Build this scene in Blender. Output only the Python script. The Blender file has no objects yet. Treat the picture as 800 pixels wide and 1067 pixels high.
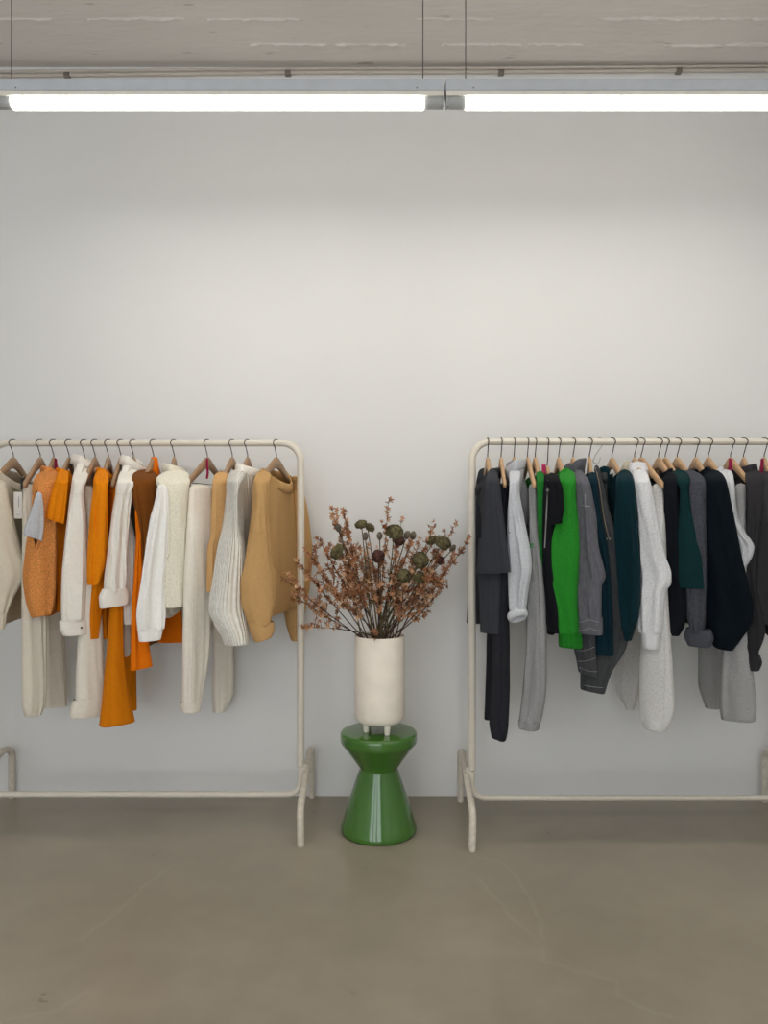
import bpy, bmesh, math, random
from mathutils import Vector, Matrix, noise
PI = math.pi
SC = bpy.context.scene
COL = SC.collection
F = 800.0; CX = 400.0; CY = 533.5; CH = 1.225        # camera: focal length in pixels, centre, height
WALL = 3.312
def P(px, py, d): return Vector(((px-CX)*d/F, d, CH-(py-CY)*d/F))
def zat(py, d): return CH-(py-CY)*d/F
def lerp(a, b, t): return a+(b-a)*t
def sstep(a, b, x):
    t = min(1, max(0, (x-a)/(b-a))); return t*t*(3-2*t)
def lin(c):
    c /= 255.0
    return c/12.92 if c <= .04045 else ((c+.055)/1.055)**2.4
def rgb(r, g, b): return (lin(r), lin(g), lin(b), 1)

# ------------------------------------------------------------------ materials
MATS = {}
def nodes(name):
    m = bpy.data.materials.new(name); m.use_nodes = True
    nt = m.node_tree; bs = nt.nodes['Principled BSDF']
    return m, nt, bs
def N(nt, t, **kw):
    n = nt.nodes.new(t)
    for k, v in kw.items(): setattr(n, k, v)
    return n
def noise_mix(nt, col, var, scale, coord='Object', detail=4, stretch=(1,1,1)):
    tc = N(nt, 'ShaderNodeTexCoord'); mp = N(nt, 'ShaderNodeMapping')
    mp.inputs['Scale'].default_value = stretch
    nz = N(nt, 'ShaderNodeTexNoise'); nz.inputs['Scale'].default_value = scale; nz.inputs['Detail'].default_value = detail
    nt.links.new(tc.outputs[coord], mp.inputs[0]); nt.links.new(mp.outputs[0], nz.inputs['Vector'])
    rp = N(nt, 'ShaderNodeValToRGB')
    lo = tuple(max(0, c*(1-var)) for c in col[:3])+(1,); hi = tuple(min(1, c*(1+var)) for c in col[:3])+(1,)
    rp.color_ramp.elements[0].color = lo; rp.color_ramp.elements[1].color = hi
    rp.color_ramp.elements[0].position = .3; rp.color_ramp.elements[1].position = .7
    nt.links.new(nz.outputs['Fac'], rp.inputs[0])
    return rp.outputs[0], nz.outputs['Fac'], mp.outputs[0]
def bump(nt, bs, fac, strength, dist):
    b = N(nt, 'ShaderNodeBump'); b.inputs['Strength'].default_value = strength; b.inputs['Distance'].default_value = dist
    nt.links.new(fac, b.inputs['Height']); nt.links.new(b.outputs[0], bs.inputs['Normal'])
def mat_plain(name, col, rough=.5, metal=0, spec=.5, coat=0, var=.04, scale=20, bmp=0, trans=None):
    if name in MATS: return MATS[name]
    m, nt, bs = nodes(name)
    c, f, _ = noise_mix(nt, col, var, scale)
    nt.links.new(c, bs.inputs['Base Color'])
    bs.inputs['Roughness'].default_value = rough; bs.inputs['Metallic'].default_value = metal
    bs.inputs['Specular IOR Level'].default_value = spec; bs.inputs['Coat Weight'].default_value = coat
    bs.inputs['Coat Roughness'].default_value = .08
    if bmp: bump(nt, bs, f, bmp, .002)
    MATS[name] = m; return m
def fabric(kind, col):
    key = 'fabric_%s_%02x%02x%02x' % (kind, *[int(c*255) for c in col])
    if key in MATS: return MATS[key]
    m, nt, bs = nodes(key)
    c4 = rgb(*[255*c for c in col])
    bs.inputs['Roughness'].default_value = .92
    bs.inputs['Specular IOR Level'].default_value = .15
    if kind in ('knit', 'fleece', 'mohair'):
        lum = sum(c4[:3])/3; bs.inputs['Sheen Weight'].default_value = (.12 if kind != 'mohair' else .25)*min(1, lum*2.5+.04)
        bs.inputs['Sheen Roughness'].default_value = .5
    if kind == 'marl':
        c, f, mp = noise_mix(nt, c4, .13, 330, detail=2, stretch=(.5,.5,1))
        nt.links.new(c, bs.inputs['Base Color']); bump(nt, bs, f, .12, .002)
    elif kind == 'boucle':
        c, f, mp = noise_mix(nt, c4, .24, 190, detail=3)
        v = N(nt, 'ShaderNodeTexVoronoi'); v.inputs['Scale'].default_value = 150
        nt.links.new(mp, v.inputs['Vector'])
        nt.links.new(c, bs.inputs['Base Color']); bump(nt, bs, v.outputs['Distance'], .6, .004)
    elif kind == 'rib':
        c, f, mp = noise_mix(nt, c4, .05, 60)
        nt.links.new(c, bs.inputs['Base Color'])
        uv = N(nt, 'ShaderNodeTexCoord'); w = N(nt, 'ShaderNodeTexWave'); w.inputs['Scale'].default_value = 30
        w.bands_direction = 'X'; w.inputs['Distortion'].default_value = 0
        nt.links.new(uv.outputs['UV'], w.inputs['Vector']); bump(nt, bs, w.outputs['Fac'], .8, .006)
    elif kind == 'denim':
        c, f, mp = noise_mix(nt, c4, .16, 130, detail=6, stretch=(1,1,.3))
        nt.links.new(c, bs.inputs['Base Color']); bump(nt, bs, f, .2, .002)
    elif kind in ('knit', 'mohair'):
        c, f, mp = noise_mix(nt, c4, .12, 220, detail=3)
        nt.links.new(c, bs.inputs['Base Color']); bump(nt, bs, f, .3, .003)
    else:
        c, f, mp = noise_mix(nt, c4, .035, 90, detail=5)
        nt.links.new(c, bs.inputs['Base Color']); bump(nt, bs, f, .08, .002)
    MATS[key] = m; return m

# ------------------------------------------------------------------ object helpers
def empty(name, loc, label=None, cat=None, group=None):
    o = bpy.data.objects.new(name, None); COL.objects.link(o); o.location = loc; o.empty_display_size = .05
    return tag(o, label, cat, group)
def tag(o, label=None, cat=None, group=None, kind=None):
    if label: o['label'] = label
    if cat: o['category'] = cat
    if group: o['group'] = group
    if kind: o['kind'] = kind
    return o
def base_of(o):
    v = Vector((0, 0, 0))
    while o is not None: v += o.location; o = o.parent
    return v
def build(name, bm, mat, parent=None, smooth=True, label=None, sharp=None):
    """link one mesh; bm is in world coordinates (no parent is rotated)"""
    bmesh.ops.recalc_face_normals(bm, faces=bm.faces[:])
    me = bpy.data.meshes.new(name)
    off = base_of(parent) if parent is not None else Vector((0, 0, 0))
    if off.length > 0: bmesh.ops.translate(bm, vec=-off, verts=bm.verts[:])
    bm.to_mesh(me); bm.free()
    for p in me.polygons: p.use_smooth = smooth
    if smooth and sharp: me.set_sharp_from_angle(angle=math.radians(sharp))
    me.materials.append(mat)
    o = bpy.data.objects.new(name, me); COL.objects.link(o)
    if parent is not None: o.parent = parent
    if label: o['label'] = label
    return o
def add_box(bm, lo, hi, bev=0, mtx=None):
    r = bmesh.ops.create_cube(bm, size=1)
    vs = r['verts']
    for v in vs:
        v.co = Vector((lerp(lo[0], hi[0], v.co.x+.5), lerp(lo[1], hi[1], v.co.y+.5), lerp(lo[2], hi[2], v.co.z+.5)))
    if bev:
        es = list({e for v in vs for e in v.link_edges})
        r2 = bmesh.ops.bevel(bm, geom=es, offset=bev, segments=2, affect='EDGES', profile=.5)
        vs = list({v for f in r2['faces'] for v in f.verts} | {v for v in vs if v.is_valid})
    if mtx is not None:
        for v in vs: v.co = mtx @ v.co
def add_tube(bm, pts, r, n=10, cap=True):
    pts = [Vector(p) for p in pts]
    rs = r if isinstance(r, (list, tuple)) else [r]*len(pts)
    rings = []; prev = None
    for i, p in enumerate(pts):
        t = (pts[min(i+1, len(pts)-1)]-pts[max(i-1, 0)])
        if t.length < 1e-9: t = Vector((0, 0, 1))
        t.normalize()
        if prev is None:
            a = t.orthogonal().normalized()
        else:
            a = prev-t*prev.dot(t)
            a = a.normalized() if a.length > 1e-6 else t.orthogonal().normalized()
        prev = a; b = t.cross(a)
        rings.append([bm.verts.new(p+(a*math.cos(2*PI*k/n)+b*math.sin(2*PI*k/n))*rs[i]) for k in range(n)])
    for A, B in zip(rings, rings[1:]):
        for k in range(n): bm.faces.new((A[k], A[(k+1) % n], B[(k+1) % n], B[k]))
    if cap:
        bm.faces.new(rings[0][::-1]); bm.faces.new(rings[-1])
def add_lathe(bm, prof, c, n=48, close=False):
    rings = []
    for r, z in prof:
        if r < 1e-5: rings.append([bm.verts.new(c+Vector((0, 0, z)))])
        else: rings.append([bm.verts.new(c+Vector((r*math.cos(2*PI*k/n), r*math.sin(2*PI*k/n), z))) for k in range(n)])
    pr = list(zip(rings, rings[1:]))
    if close: pr.append((rings[-1], rings[0]))
    for A, B in pr:
        for k in range(n):
            k2 = (k+1) % n
            if len(A) == 1 and len(B) == 1: continue
            if len(A) == 1: bm.faces.new((A[0], B[k2], B[k]))
            elif len(B) == 1: bm.faces.new((A[k], A[k2], B[0]))
            else: bm.faces.new((A[k], A[k2], B[k2], B[k]))
def fillet(pts, r, n=8):
    """rounded corners for a polyline"""
    pts = [Vector(p) for p in pts]; out = [pts[0]]
    for a, b, c in zip(pts, pts[1:], pts[2:]):
        u = (a-b).normalized(); w = (c-b).normalized()
        ang = u.angle(w); d = min(r/math.tan(ang/2), (a-b).length*.5, (c-b).length*.5)
        p0 = b+u*d; p1 = b+w*d; rr = d*math.tan(ang/2)
        cen = b+(u+w).normalized()*(rr/math.sin(ang/2))
        v0 = p0-cen; v1 = p1-cen; A = v0.angle(v1)
        for k in range(n+1):
            t = k/n
            out.append(cen+(v0*math.sin((1-t)*A)+v1*math.sin(t*A))/math.sin(A))
    out.append(pts[-1]); return out
def bez(p0, p1, p2, n):
    return [p0*(1-t)**2+p1*2*t*(1-t)+p2*t*t for t in [k/n for k in range(n+1)]]

# ------------------------------------------------------------------ room shell
def wall_mat():
    m, nt, bs = nodes('painted_plaster')
    c, f, mp = noise_mix(nt, (.80, .80, .79, 1), .018, 1.6, detail=6)
    nt.links.new(c, bs.inputs['Base Color']); bs.inputs['Roughness'].default_value = .85
    bs.inputs['Specular IOR Level'].default_value = .25
    n2 = N(nt, 'ShaderNodeTexNoise'); n2.inputs['Scale'].default_value = 60; n2.inputs['Detail'].default_value = 6
    nt.links.new(mp, n2.inputs['Vector']); bump(nt, bs, n2.outputs['Fac'], .08, .003)
    return m
def floor_mat():
    m, nt, bs = nodes('polished_concrete')
    base = (.345, .303, .232, 1)
    c, f, mp = noise_mix(nt, base, .13, 1.3, detail=8)
    c2, f2, mp2 = noise_mix(nt, (1, 1, 1, 1), .10, 9, detail=8)
    mul = N(nt, 'ShaderNodeMix', data_type='RGBA', blend_type='MULTIPLY'); mul.inputs[0].default_value = 1
    nt.links.new(c, mul.inputs[6]); nt.links.new(c2, mul.inputs[7])
    # healed cracks: pale seams along fixed lines of the slab, slightly wobbled
    tc = N(nt, 'ShaderNodeTexCoord'); wob = N(nt, 'ShaderNodeTexNoise'); wob.inputs['Scale'].default_value = 9; wob.inputs['Detail'].default_value = 5
    nt.links.new(tc.outputs['Object'], wob.inputs['Vector'])
    ad = N(nt, 'ShaderNodeVectorMath', operation='MULTIPLY_ADD')
    ad.inputs[1].default_value = (.05, .05, 0); 
    nt.links.new(wob.outputs['Color'], ad.inputs[0]); nt.links.new(tc.outputs['Object'], ad.inputs[2])
    def G(px, py):
        d = CH*F/(py-CY); return ((px-CX)*d/F+.025, d+.025)
    lines = [[(497,893),(524,899),(548,926),(563,962),(567,1002),(612,1014),(641,1022),(643,1038),(696,1058)], [(84,980),(130,944),(152,922),(176,903)], [(498,915),(512,932),(545,965),(566,990)], [(100,1030),(60,1052),(10,1062)]]
    last = None
    for L in lines:
        for a, b in zip(L, L[1:]):
            ax, ay = G(*a); bx_, by_ = G(*b)
            dx, dy = bx_-ax, by_-ay; ln = math.hypot(dx, dy)
            su = N(nt, 'ShaderNodeVectorMath', operation='SUBTRACT'); su.inputs[1].default_value = (ax, ay, 0)
            nt.links.new(ad.outputs[0], su.inputs[0])
            dt = N(nt, 'ShaderNodeVectorMath', operation='DOT_PRODUCT'); dt.inputs[1].default_value = (dx/ln/ln, dy/ln/ln, 0)
            nt.links.new(su.outputs[0], dt.inputs[0])
            cl = N(nt, 'ShaderNodeClamp'); nt.links.new(dt.outputs['Value'], cl.inputs[0])
            sc = N(nt, 'ShaderNodeVectorMath', operation='SCALE'); sc.inputs[0].default_value = (dx, dy, 0)
            nt.links.new(cl.outputs[0], sc.inputs['Scale'])
            s2 = N(nt, 'ShaderNodeVectorMath', operation='SUBTRACT'); nt.links.new(su.outputs[0], s2.inputs[0]); nt.links.new(sc.outputs[0], s2.inputs[1])
            fl = N(nt, 'ShaderNodeVectorMath', operation='MULTIPLY'); fl.inputs[1].default_value = (1, 1, 0); nt.links.new(s2.outputs[0], fl.inputs[0])
            le = N(nt, 'ShaderNodeVectorMath', operation='LENGTH'); nt.links.new(fl.outputs[0], le.inputs[0])
            if last is None: last = le.outputs['Value']
            else:
                mn = N(nt, 'ShaderNodeMath', operation='MINIMUM'); nt.links.new(last, mn.inputs[0]); nt.links.new(le.outputs['Value'], mn.inputs[1]); last = mn.outputs[0]
    mr = N(nt, 'ShaderNodeMapRange'); mr.inputs['From Min'].default_value = .001; mr.inputs['From Max'].default_value = .012
    mr.inputs['To Min'].default_value = .26; mr.inputs['To Max'].default_value = 0
    nt.links.new(last, mr.inputs['Value'])
    n3 = N(nt, 'ShaderNodeTexNoise'); n3.inputs['Scale'].default_value = 14; nt.links.new(mp, n3.inputs['Vector'])
    mm = N(nt, 'ShaderNodeMath', operation='MULTIPLY'); nt.links.new(mr.outputs[0], mm.inputs[0]); nt.links.new(n3.outputs['Fac'], mm.inputs[1])
    mx = N(nt, 'ShaderNodeMix', data_type='RGBA'); nt.links.new(mm.outputs[0], mx.inputs[0]); nt.links.new(mul.outputs[2], mx.inputs[6])
    mx.inputs[7].default_value = (.5, .46, .39, 1)
    nt.links.new(mx.outputs[2], bs.inputs['Base Color'])
    rr = N(nt, 'ShaderNodeMapRange'); rr.inputs['To Min'].default_value = .22; rr.inputs['To Max'].default_value = .42
    nt.links.new(f2, rr.inputs['Value']); nt.links.new(rr.outputs[0], bs.inputs['Roughness'])
    bs.inputs['Specular IOR Level'].default_value = .5
    bump(nt, bs, f2, .05, .004)
    return m
def ceiling_mat():
    m, nt, bs = nodes('board_marked_concrete')
    c, f, mp = noise_mix(nt, (.72, .68, .64, 1), .05, 2.5, detail=8, stretch=(.5, 2, 1))
    v = N(nt, 'ShaderNodeTexNoise'); v.inputs['Scale'].default_value = 13; v.inputs['Detail'].default_value = 2
    nt.links.new(mp, v.inputs['Vector'])
    rp = N(nt, 'ShaderNodeValToRGB'); rp.color_ramp.elements[0].position = .26; rp.color_ramp.elements[1].position = .30
    rp.color_ramp.elements[0].color = (.45, .42, .4, 1); rp.color_ramp.elements[1].color = (1, 1, 1, 1)
    nt.links.new(v.outputs['Fac'], rp.inputs[0])
    mul = N(nt, 'ShaderNodeMix', data_type='RGBA', blend_type='MULTIPLY'); mul.inputs[0].default_value = .5
    nt.links.new(c, mul.inputs[6]); nt.links.new(rp.outputs[0], mul.inputs[7])
    nt.links.new(mul.outputs[2], bs.inputs['Base Color']); bs.inputs['Roughness'].default_value = .8
    n2 = N(nt, 'ShaderNodeTexNoise'); n2.inputs['Scale'].default_value = 25; n2.inputs['Detail'].default_value = 6
    nt.links.new(mp, n2.inputs['Vector']); bump(nt, bs, n2.outputs['Fac'], .25, .01)
    return m
def struct(name, bm, m, smooth=False):
    o = build(name, bm, m, None, smooth); o['kind'] = 'structure'; return o
XL, XR, YB, CZ = -3.1, 1.85, -3.4, zat(70, WALL)
WM = wall_mat(); FM = floor_mat(); CM = ceiling_mat()
bm = bmesh.new(); add_box(bm, (XL-.1, YB, -.1), (XR+.1, WALL+.1, 0)); struct('floor', bm, FM)
bm = bmesh.new(); add_box(bm, (XL-.1, WALL, 0), (XR+.1, WALL+.1, CZ)); struct('wall_back', bm, WM)
bm = bmesh.new(); add_box(bm, (XL-.1, YB, 0), (XL, WALL, CZ)); struct('wall_left', bm, WM)
bm = bmesh.new(); add_box(bm, (XR, YB, 0), (XR+.1, WALL, CZ)); struct('wall_right', bm, WM)
bm = bmesh.new(); add_box(bm, (.75, YB, 0), (XR, YB+.12, CZ)); add_box(bm, (XL, YB, 2.75), (.75, YB+.12, CZ))  # unseen front wall, added to hold daylight off the right side
for px_ in (-2.1, -.85): add_box(bm, (px_, YB, 0), (px_+.3, YB+.12, 2.75))  # unseen piers, added to split the daylight into narrower reflections
struct('added_wall_front', bm, WM)
# ceiling slab with the raised fins left between the formwork boards
bm = bmesh.new(); add_box(bm, (XL-.1, YB, CZ), (XR+.1, WALL+.1, CZ+.12))
rnd = random.Random(4)
for py in (5, 19, 19.6, 46, 47):
    d = (CZ-CH)*F/(CY-py)
    x = XL
    while x < XR:
        L = rnd.uniform(.05, .5)
        if rnd.random() < .62:
            n = max(3, int(L/.02)); vs = []
            for k in range(n+1):
                w = .007*rnd.uniform(.4, 1.3)*(1 if 0 < k < n else .1); h = .008*rnd.uniform(.3, 1.2)
                yy = d+rnd.uniform(-.003, .003)
                xx = x+L*k/n
                vs.append((bm.verts.new((xx, yy-w, CZ)), bm.verts.new((xx, yy, CZ-h)), bm.verts.new((xx, yy+w, CZ))))
            for A, B in zip(vs, vs[1:]):
                bm.faces.new((A[0], B[0], B[1], A[1])); bm.faces.new((A[1], B[1], B[2], A[2]))
        x += L+rnd.uniform(.0, .2)
struct('ceiling', bm, CM)

# ------------------------------------------------------------------ conduit under the ceiling edge
M_cond = mat_plain('painted_conduit', rgb(198, 189, 179), .6)
M_clip = mat_plain('conduit_clip_metal', rgb(120, 112, 104), .5)
r = empty('cable_conduit', (0, WALL-.015, zat(76, 3.29)), 'thin pale cable conduit clipped along the ceiling edge above the wall', 'conduit')
bm = bmesh.new()
add_tube(bm, [P(x, y, WALL-.014) for x, y in ((-340, 82.2), (-60, 79.5), (70, 78), (180, 77), (300, 75.3), (410, 75), (522, 74.6), (620, 73.9), (707, 73.4), (830, 72), (1050, 71))], .0085, 10)
build('pipe', bm, M_cond, r)
bm = bmesh.new()
add_tube(bm, [P(x, y, WALL-.03) for x, y in ((-340, 76.5), (70, 73.6), (300, 71.4), (522, 70.6), (707, 69), (1050, 67))], .005, 8)
build('cable', bm, M_cond, r)
for x, y in ((70, 78.4), (300, 75.7), (522, 74.8), (707, 73.6)):
    bm = bmesh.new(); c = P(x, y, WALL-.015); add_box(bm, c+Vector((-.012, -.012, -.013)), c+Vector((.012, .014, .011)), .003)
    build('clip', bm, M_clip, r)

# ------------------------------------------------------------------ linear pendant lights
M_house = mat_plain('grey_aluminium_housing', rgb(200, 205, 212), .5, .0)
M_cap = mat_plain('grey_lamp_cap', rgb(176, 178, 178), .45, .0)
M_wire = mat_plain('suspension_wire', rgb(70, 66, 62), .4, .6)
M_refl = mat_plain('white_reflector', rgb(238, 234, 224), .4)
m, nt, bs = nodes('glowing_diffuser')
bs.inputs['Base Color'].default_value = (.9, .9, .88, 1)
bs.inputs['Emission Color'].default_value = (1, .945, .865, 1); bs.inputs['Emission Strength'].default_value = 8
M_glow = m
DL = 2.478; ZT = zat(107, DL)           # tube centre
LEN = (463+8)*DL/F
def light(x0, d, label, wires, group='linear pendant lights', watts=3.4):
    x1 = x0+LEN
    r = empty('pendant_light', (x0, d, ZT), label, 'light', group)
    bm = bmesh.new()
    add_box(bm, (x0+.002, d-.03, zat(99, DL)), (x1-.002, d+.03, zat(87, DL)), .002); build('housing', bm, M_house, r, False)
    bm = bmesh.new()
    add_box(bm, (x0+.004, d-.026, zat(103.5, DL)), (x1-.004, d+.026, zat(99, DL)-.0005)); build('reflector', bm, M_refl, r, False)
    cl = 22*DL/F
    for a, b in ((x0+.012, x0+cl), (x1-cl, x1-.012)):
        bm = bmesh.new(); add_tube(bm, [(a, d, ZT), (a+.004, d, ZT), (b-.004, d, ZT), (b, d, ZT)], [.019, .0215, .0215, .02], 20)
        build('end_cap', bm, M_cap, r, sharp=40)
    for a in (x0+.004, x1-.012):
        bm = bmesh.new(); add_box(bm, (a, d-.018, ZT-.016), (a+.008, d+.018, zat(97, DL)), .002); build('socket_bracket', bm, M_cap, r, False)
    bm = bmesh.new(); add_tube(bm, [(x0+cl, d, ZT), (x1-cl, d, ZT)], .024, 24); build('lamp_tube', bm, M_glow, r, sharp=40)
    for wx in wires:
        bm = bmesh.new(); add_tube(bm, [(wx, d, zat(87, DL)-.001), (wx, d, CZ)], .0016, 6); build('suspension_wire', bm, M_wire, r)
    for sx in (x0+.09, x1-.09):
        bm = bmesh.new(); add_tube(bm, [(sx, d-.031, zat(97, DL)), (sx, d-.029, zat(97, DL))], .0022, 8); build('screw', bm, M_wire, r)
    l = bpy.data.lights.new('downlight', 'AREA'); l.shape = 'RECTANGLE'; l.size = LEN-2*cl; l.size_y = .04; l.energy = watts
    l.color = (1, .95, .87)
    lo = bpy.data.objects.new('downlight', l); COL.objects.link(lo); lo.parent = r; lo.location = (LEN/2, 0, -.0255)
    return r
def lx(px): return (px-CX)*DL/F
light(lx(-8), DL, 'long linear pendant light on the left, hung by two thin wires', (lx(12), lx(440.5)))
light(lx(463), DL, 'long linear pendant light on the right, cut by the frame edge', (lx(485), lx(463+428)))
light(lx(-8), .35, 'linear pendant light over the aisle, behind the left one', (lx(12), lx(440.5)), watts=5.2)
light(lx(463), .35, 'linear pendant light over the aisle, behind the right one', (lx(485), lx(891)), watts=5.2)

# ------------------------------------------------------------------ clothes racks
M_rack = mat_plain('cream_powder_coat', rgb(226, 219, 205), .38, var=.03, scale=40)
M_scuff = mat_plain('scuffed_cream_powder_coat', rgb(214, 206, 192), .45, var=.10, scale=60)
M_foot = mat_plain('cream_plastic_foot', rgb(206, 198, 184), .6)
def rack(sx, d, ztop, xin, width, df, dr, zu, zrail, label):
    """sx = +1: the rack runs to the right of xin, -1 to the left"""
    r = empty('clothes_rack', (xin, d, 0), label, 'clothes rack', 'white tube clothes racks')
    x0, x1 = xin, xin+sx*width
    bm = bmesh.new()
    loop = fillet([(x0+sx*.3, d, ztop), (x0, d, ztop), (x0, d, zrail), (x0+sx*.3, d, zrail)], .07, 10)
    top = [p for p in loop if p.z > .6 or p.z > ztop-.2]; 
    low = [p for p in loop if p not in top]
    # one bent tube per piece: top bar with its two uprights, and the bottom rail
    up = fillet([(x0, d, .215), (x0, d, ztop), (x1, d, ztop), (x1, d, .215)], .075, 10)
    add_tube(bm, up, .0148, 16); build('top_bar_and_uprights', bm, M_rack, r, sharp=50)
    bm = bmesh.new()
    rl = fillet([(x0, d, .21), (x0, d, zrail), (x1, d, zrail), (x1, d, .21)], .07, 10)
    add_tube(bm, rl, .0118, 14); build('bottom_rail', bm, M_rack, r, sharp=50)
    for x in (x0, x1):
        xo = x+(-sx if x == x0 else sx)*.022
        tilt = .004*(-sx if x == x0 else sx)
        bm = bmesh.new()
        pts = fillet([(xo+tilt, df, .006), (xo, df+.012, .13), (xo, dr-.075, zu), (xo, dr, zu-.015), (xo, dr, .006)], .06, 10)
        add_tube(bm, pts, .0135, 16); f = build('foot', bm, M_scuff, r, sharp=50)
        for y in (df, dr):
            bm = bmesh.new(); add_tube(bm, [(xo+(tilt if y == df else 0), y, 0), (xo+(tilt if y == df else 0), y, .008)], .0128, 14)
            build('foot_cap', bm, M_foot, f, sharp=50)
        bm = bmesh.new(); add_tube(bm, [(x, d, .205), (xo, d+.01, .212)], .012, 10); build('weld_joint', bm, M_rack, r)
    return r
DLf, DRt = 3.053, 3.01
rack(-1, DLf, zat(461.5, DLf), -.331, 1.24, 2.816, 3.285, .228, zat(827.5, DLf), 'white metal tube clothes rack on the left with cream and orange clothes')
rack(1, DRt, zat(460, DRt), .345, 1.24, 2.776, 3.245, .228, zat(831.5, DRt), 'white metal tube clothes rack on the right with dark and grey clothes')

# ------------------------------------------------------------------ stool, planter
M_green = mat_plain('green_glazed_ceramic', rgb(62, 112, 36), .1, spec=.6, coat=.4, var=.05, scale=8)
M_pot = mat_plain('chalky_white_ceramic', rgb(244, 235, 222), .7, var=.05, scale=14, bmp=.12)
SCX, SD = (394.5-CX)*2.95/F, 2.955
bm = bmesh.new(); zt = .383
prof = [(0, .012), (.12, .012), (.136, .0), (.143, .002), (.1462, .007), (.147, .013), (.1462, .019), (.130, .070), (.1075, .140), (.0855, .205), (.0765, .232), (.0742, .239), (.0740, .243), (.0755, .247),
        (.100, .281), (.128, .318), (.1405, .335), (.1452, .3405), (.1475, .346), (.1480, .352), (.1480, .370), (.1470, .376), (.1445, .3800), (.140, .382), (.132, zt), (0, zt)]
add_lathe(bm, prof, Vector((SCX, SD, 0)), 72)
o = build('ceramic_stool', bm, M_green, None, sharp=50)
tag(o, 'glossy green hourglass ceramic stool standing between the two clothes racks', 'stool')
VX, VD = (395.6-CX)*2.95/F, 2.95
vz0, vz1 = .420, .752
pot = empty('planter', (VX, VD, zt), 'white cylindrical ceramic planter on small feet, standing on the green stool', 'planter')
bm = bmesh.new()
prof = [(0, vz0), (.070, vz0), (.083, vz0+.004), (.092, vz0+.014), (.0955, vz0+.03), (.0965, vz0+.06), (.0955, vz1-.004), (.0935, vz1), (.091, vz1-.002), (.090, vz1-.02), (.089, vz0+.06), (0, vz0+.05)]
add_lathe(bm, prof, Vector((VX, VD, 0)), 72); build('pot', bm, M_pot, pot, sharp=60)
for a, b in ((-.052, -.012), (.028, -.052), (.028, .05), (-.045, .045)):
    bm = bmesh.new(); add_lathe(bm, [(0, zt+.0005), (.0095, zt+.0005), (.0105, zt+.004), (.014, vz0+.004), (0, vz0+.006)], Vector((VX+a, VD+b, 0)), 20)
    build('foot', bm, M_pot, pot, sharp=50)

# ------------------------------------------------------------------ dried bouquet
M_cop = [mat_plain('dried_blossom_copper', rgb(210, 156, 114), .8, var=.2, scale=60),
         mat_plain('dried_blossom_rust', rgb(188, 130, 92), .8, var=.2, scale=60),
         mat_plain('dried_blossom_pale', rgb(230, 188, 148), .8, var=.2, scale=60)]
M_stem = mat_plain('dried_brown_stem', rgb(78, 58, 46), .8, var=.25, scale=40)
M_stem2 = mat_plain('dried_olive_stem', rgb(88, 78, 48), .8, var=.25, scale=40)
M_head = mat_plain('dried_olive_flower', rgb(94, 86, 56), .9, var=.5, scale=55)
M_bud = mat_plain('dried_grey_bud', rgb(104, 96, 82), .9, var=.3, scale=60)
M_darkred = mat_plain('dried_maroon_flower', rgb(80, 48, 40), .9, var=.3, scale=60)
M_leaf = mat_plain('dried_leaf', rgb(96, 88, 52), .85, var=.25, scale=60)
rb = random.Random(11)
def flower_mesh(name, mat, size, cup):
    bm = bmesh.new(); n = 5
    for k in range(n):
        a = 2*PI*k/n+rb.uniform(-.15, .15); L = size*rb.uniform(.8, 1.1); w = size*.21
        t = Vector((math.cos(a), math.sin(a), 0)); s = Vector((-t.y, t.x, 0))
        row = []
        for f, ww, h in ((.06, .3, 0), (.35, 1, cup*.25), (.65, .9, cup*.7), (1, .12, cup*1.0+rb.uniform(-.2, .2))):
            c = t*(L*f)+Vector((0, 0, size*h))
            row.append((bm.verts.new(c-s*w*ww+Vector((0, 0, size*.07))), bm.verts.new(c), bm.verts.new(c+s*w*ww+Vector((0, 0, size*.07)))))
        for A, B in zip(row, row[1:]):
            bm.faces.new((A[0], A[1], B[1], B[0])); bm.faces.new((A[1], A[2], B[2], B[1]))
    bmesh.ops.solidify(bm, geom=bm.faces[:], thickness=size*.05)
    bmesh.ops.create_uvsphere(bm, u_segments=6, v_segments=5, radius=size*.16)
    me = bpy.data.meshes.new(name); bm.to_mesh(me); bm.free(); me.materials.append(mat)
    for p in me.polygons: p.use_smooth = True
    return me
FLW = [flower_mesh('blossom', M_cop[i % 3], s, c) for i, (s, c) in enumerate(((.0135, .3), (.012, .6), (.0125, .45), (.014, .2), (.0115, .8), (.012, .35)))]
def rim_point(px):
    """where a stem leaves the pot, spread over the mouth"""
    a = rb.uniform(0, 2*PI); q = .05*math.sqrt(rb.random())
    return Vector((VX+max(-.074, min(.074, (px-395.6)*.00062+q*math.cos(a))), VD+q*math.sin(a), vz1-.005))
def stem_path(tip, bend, rim=None):
    rim = rim or rim_point(CX+(tip.x*F/tip.y))
    foot = Vector((lerp(VX, rim.x, -.2), lerp(VD, rim.y, -.2), vz0+.065))
    mid = rim.lerp(tip, .5)+Vector((bend[0], bend[1], bend[2]))
    return [foot]+bez(rim, mid, tip, 12)
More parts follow.
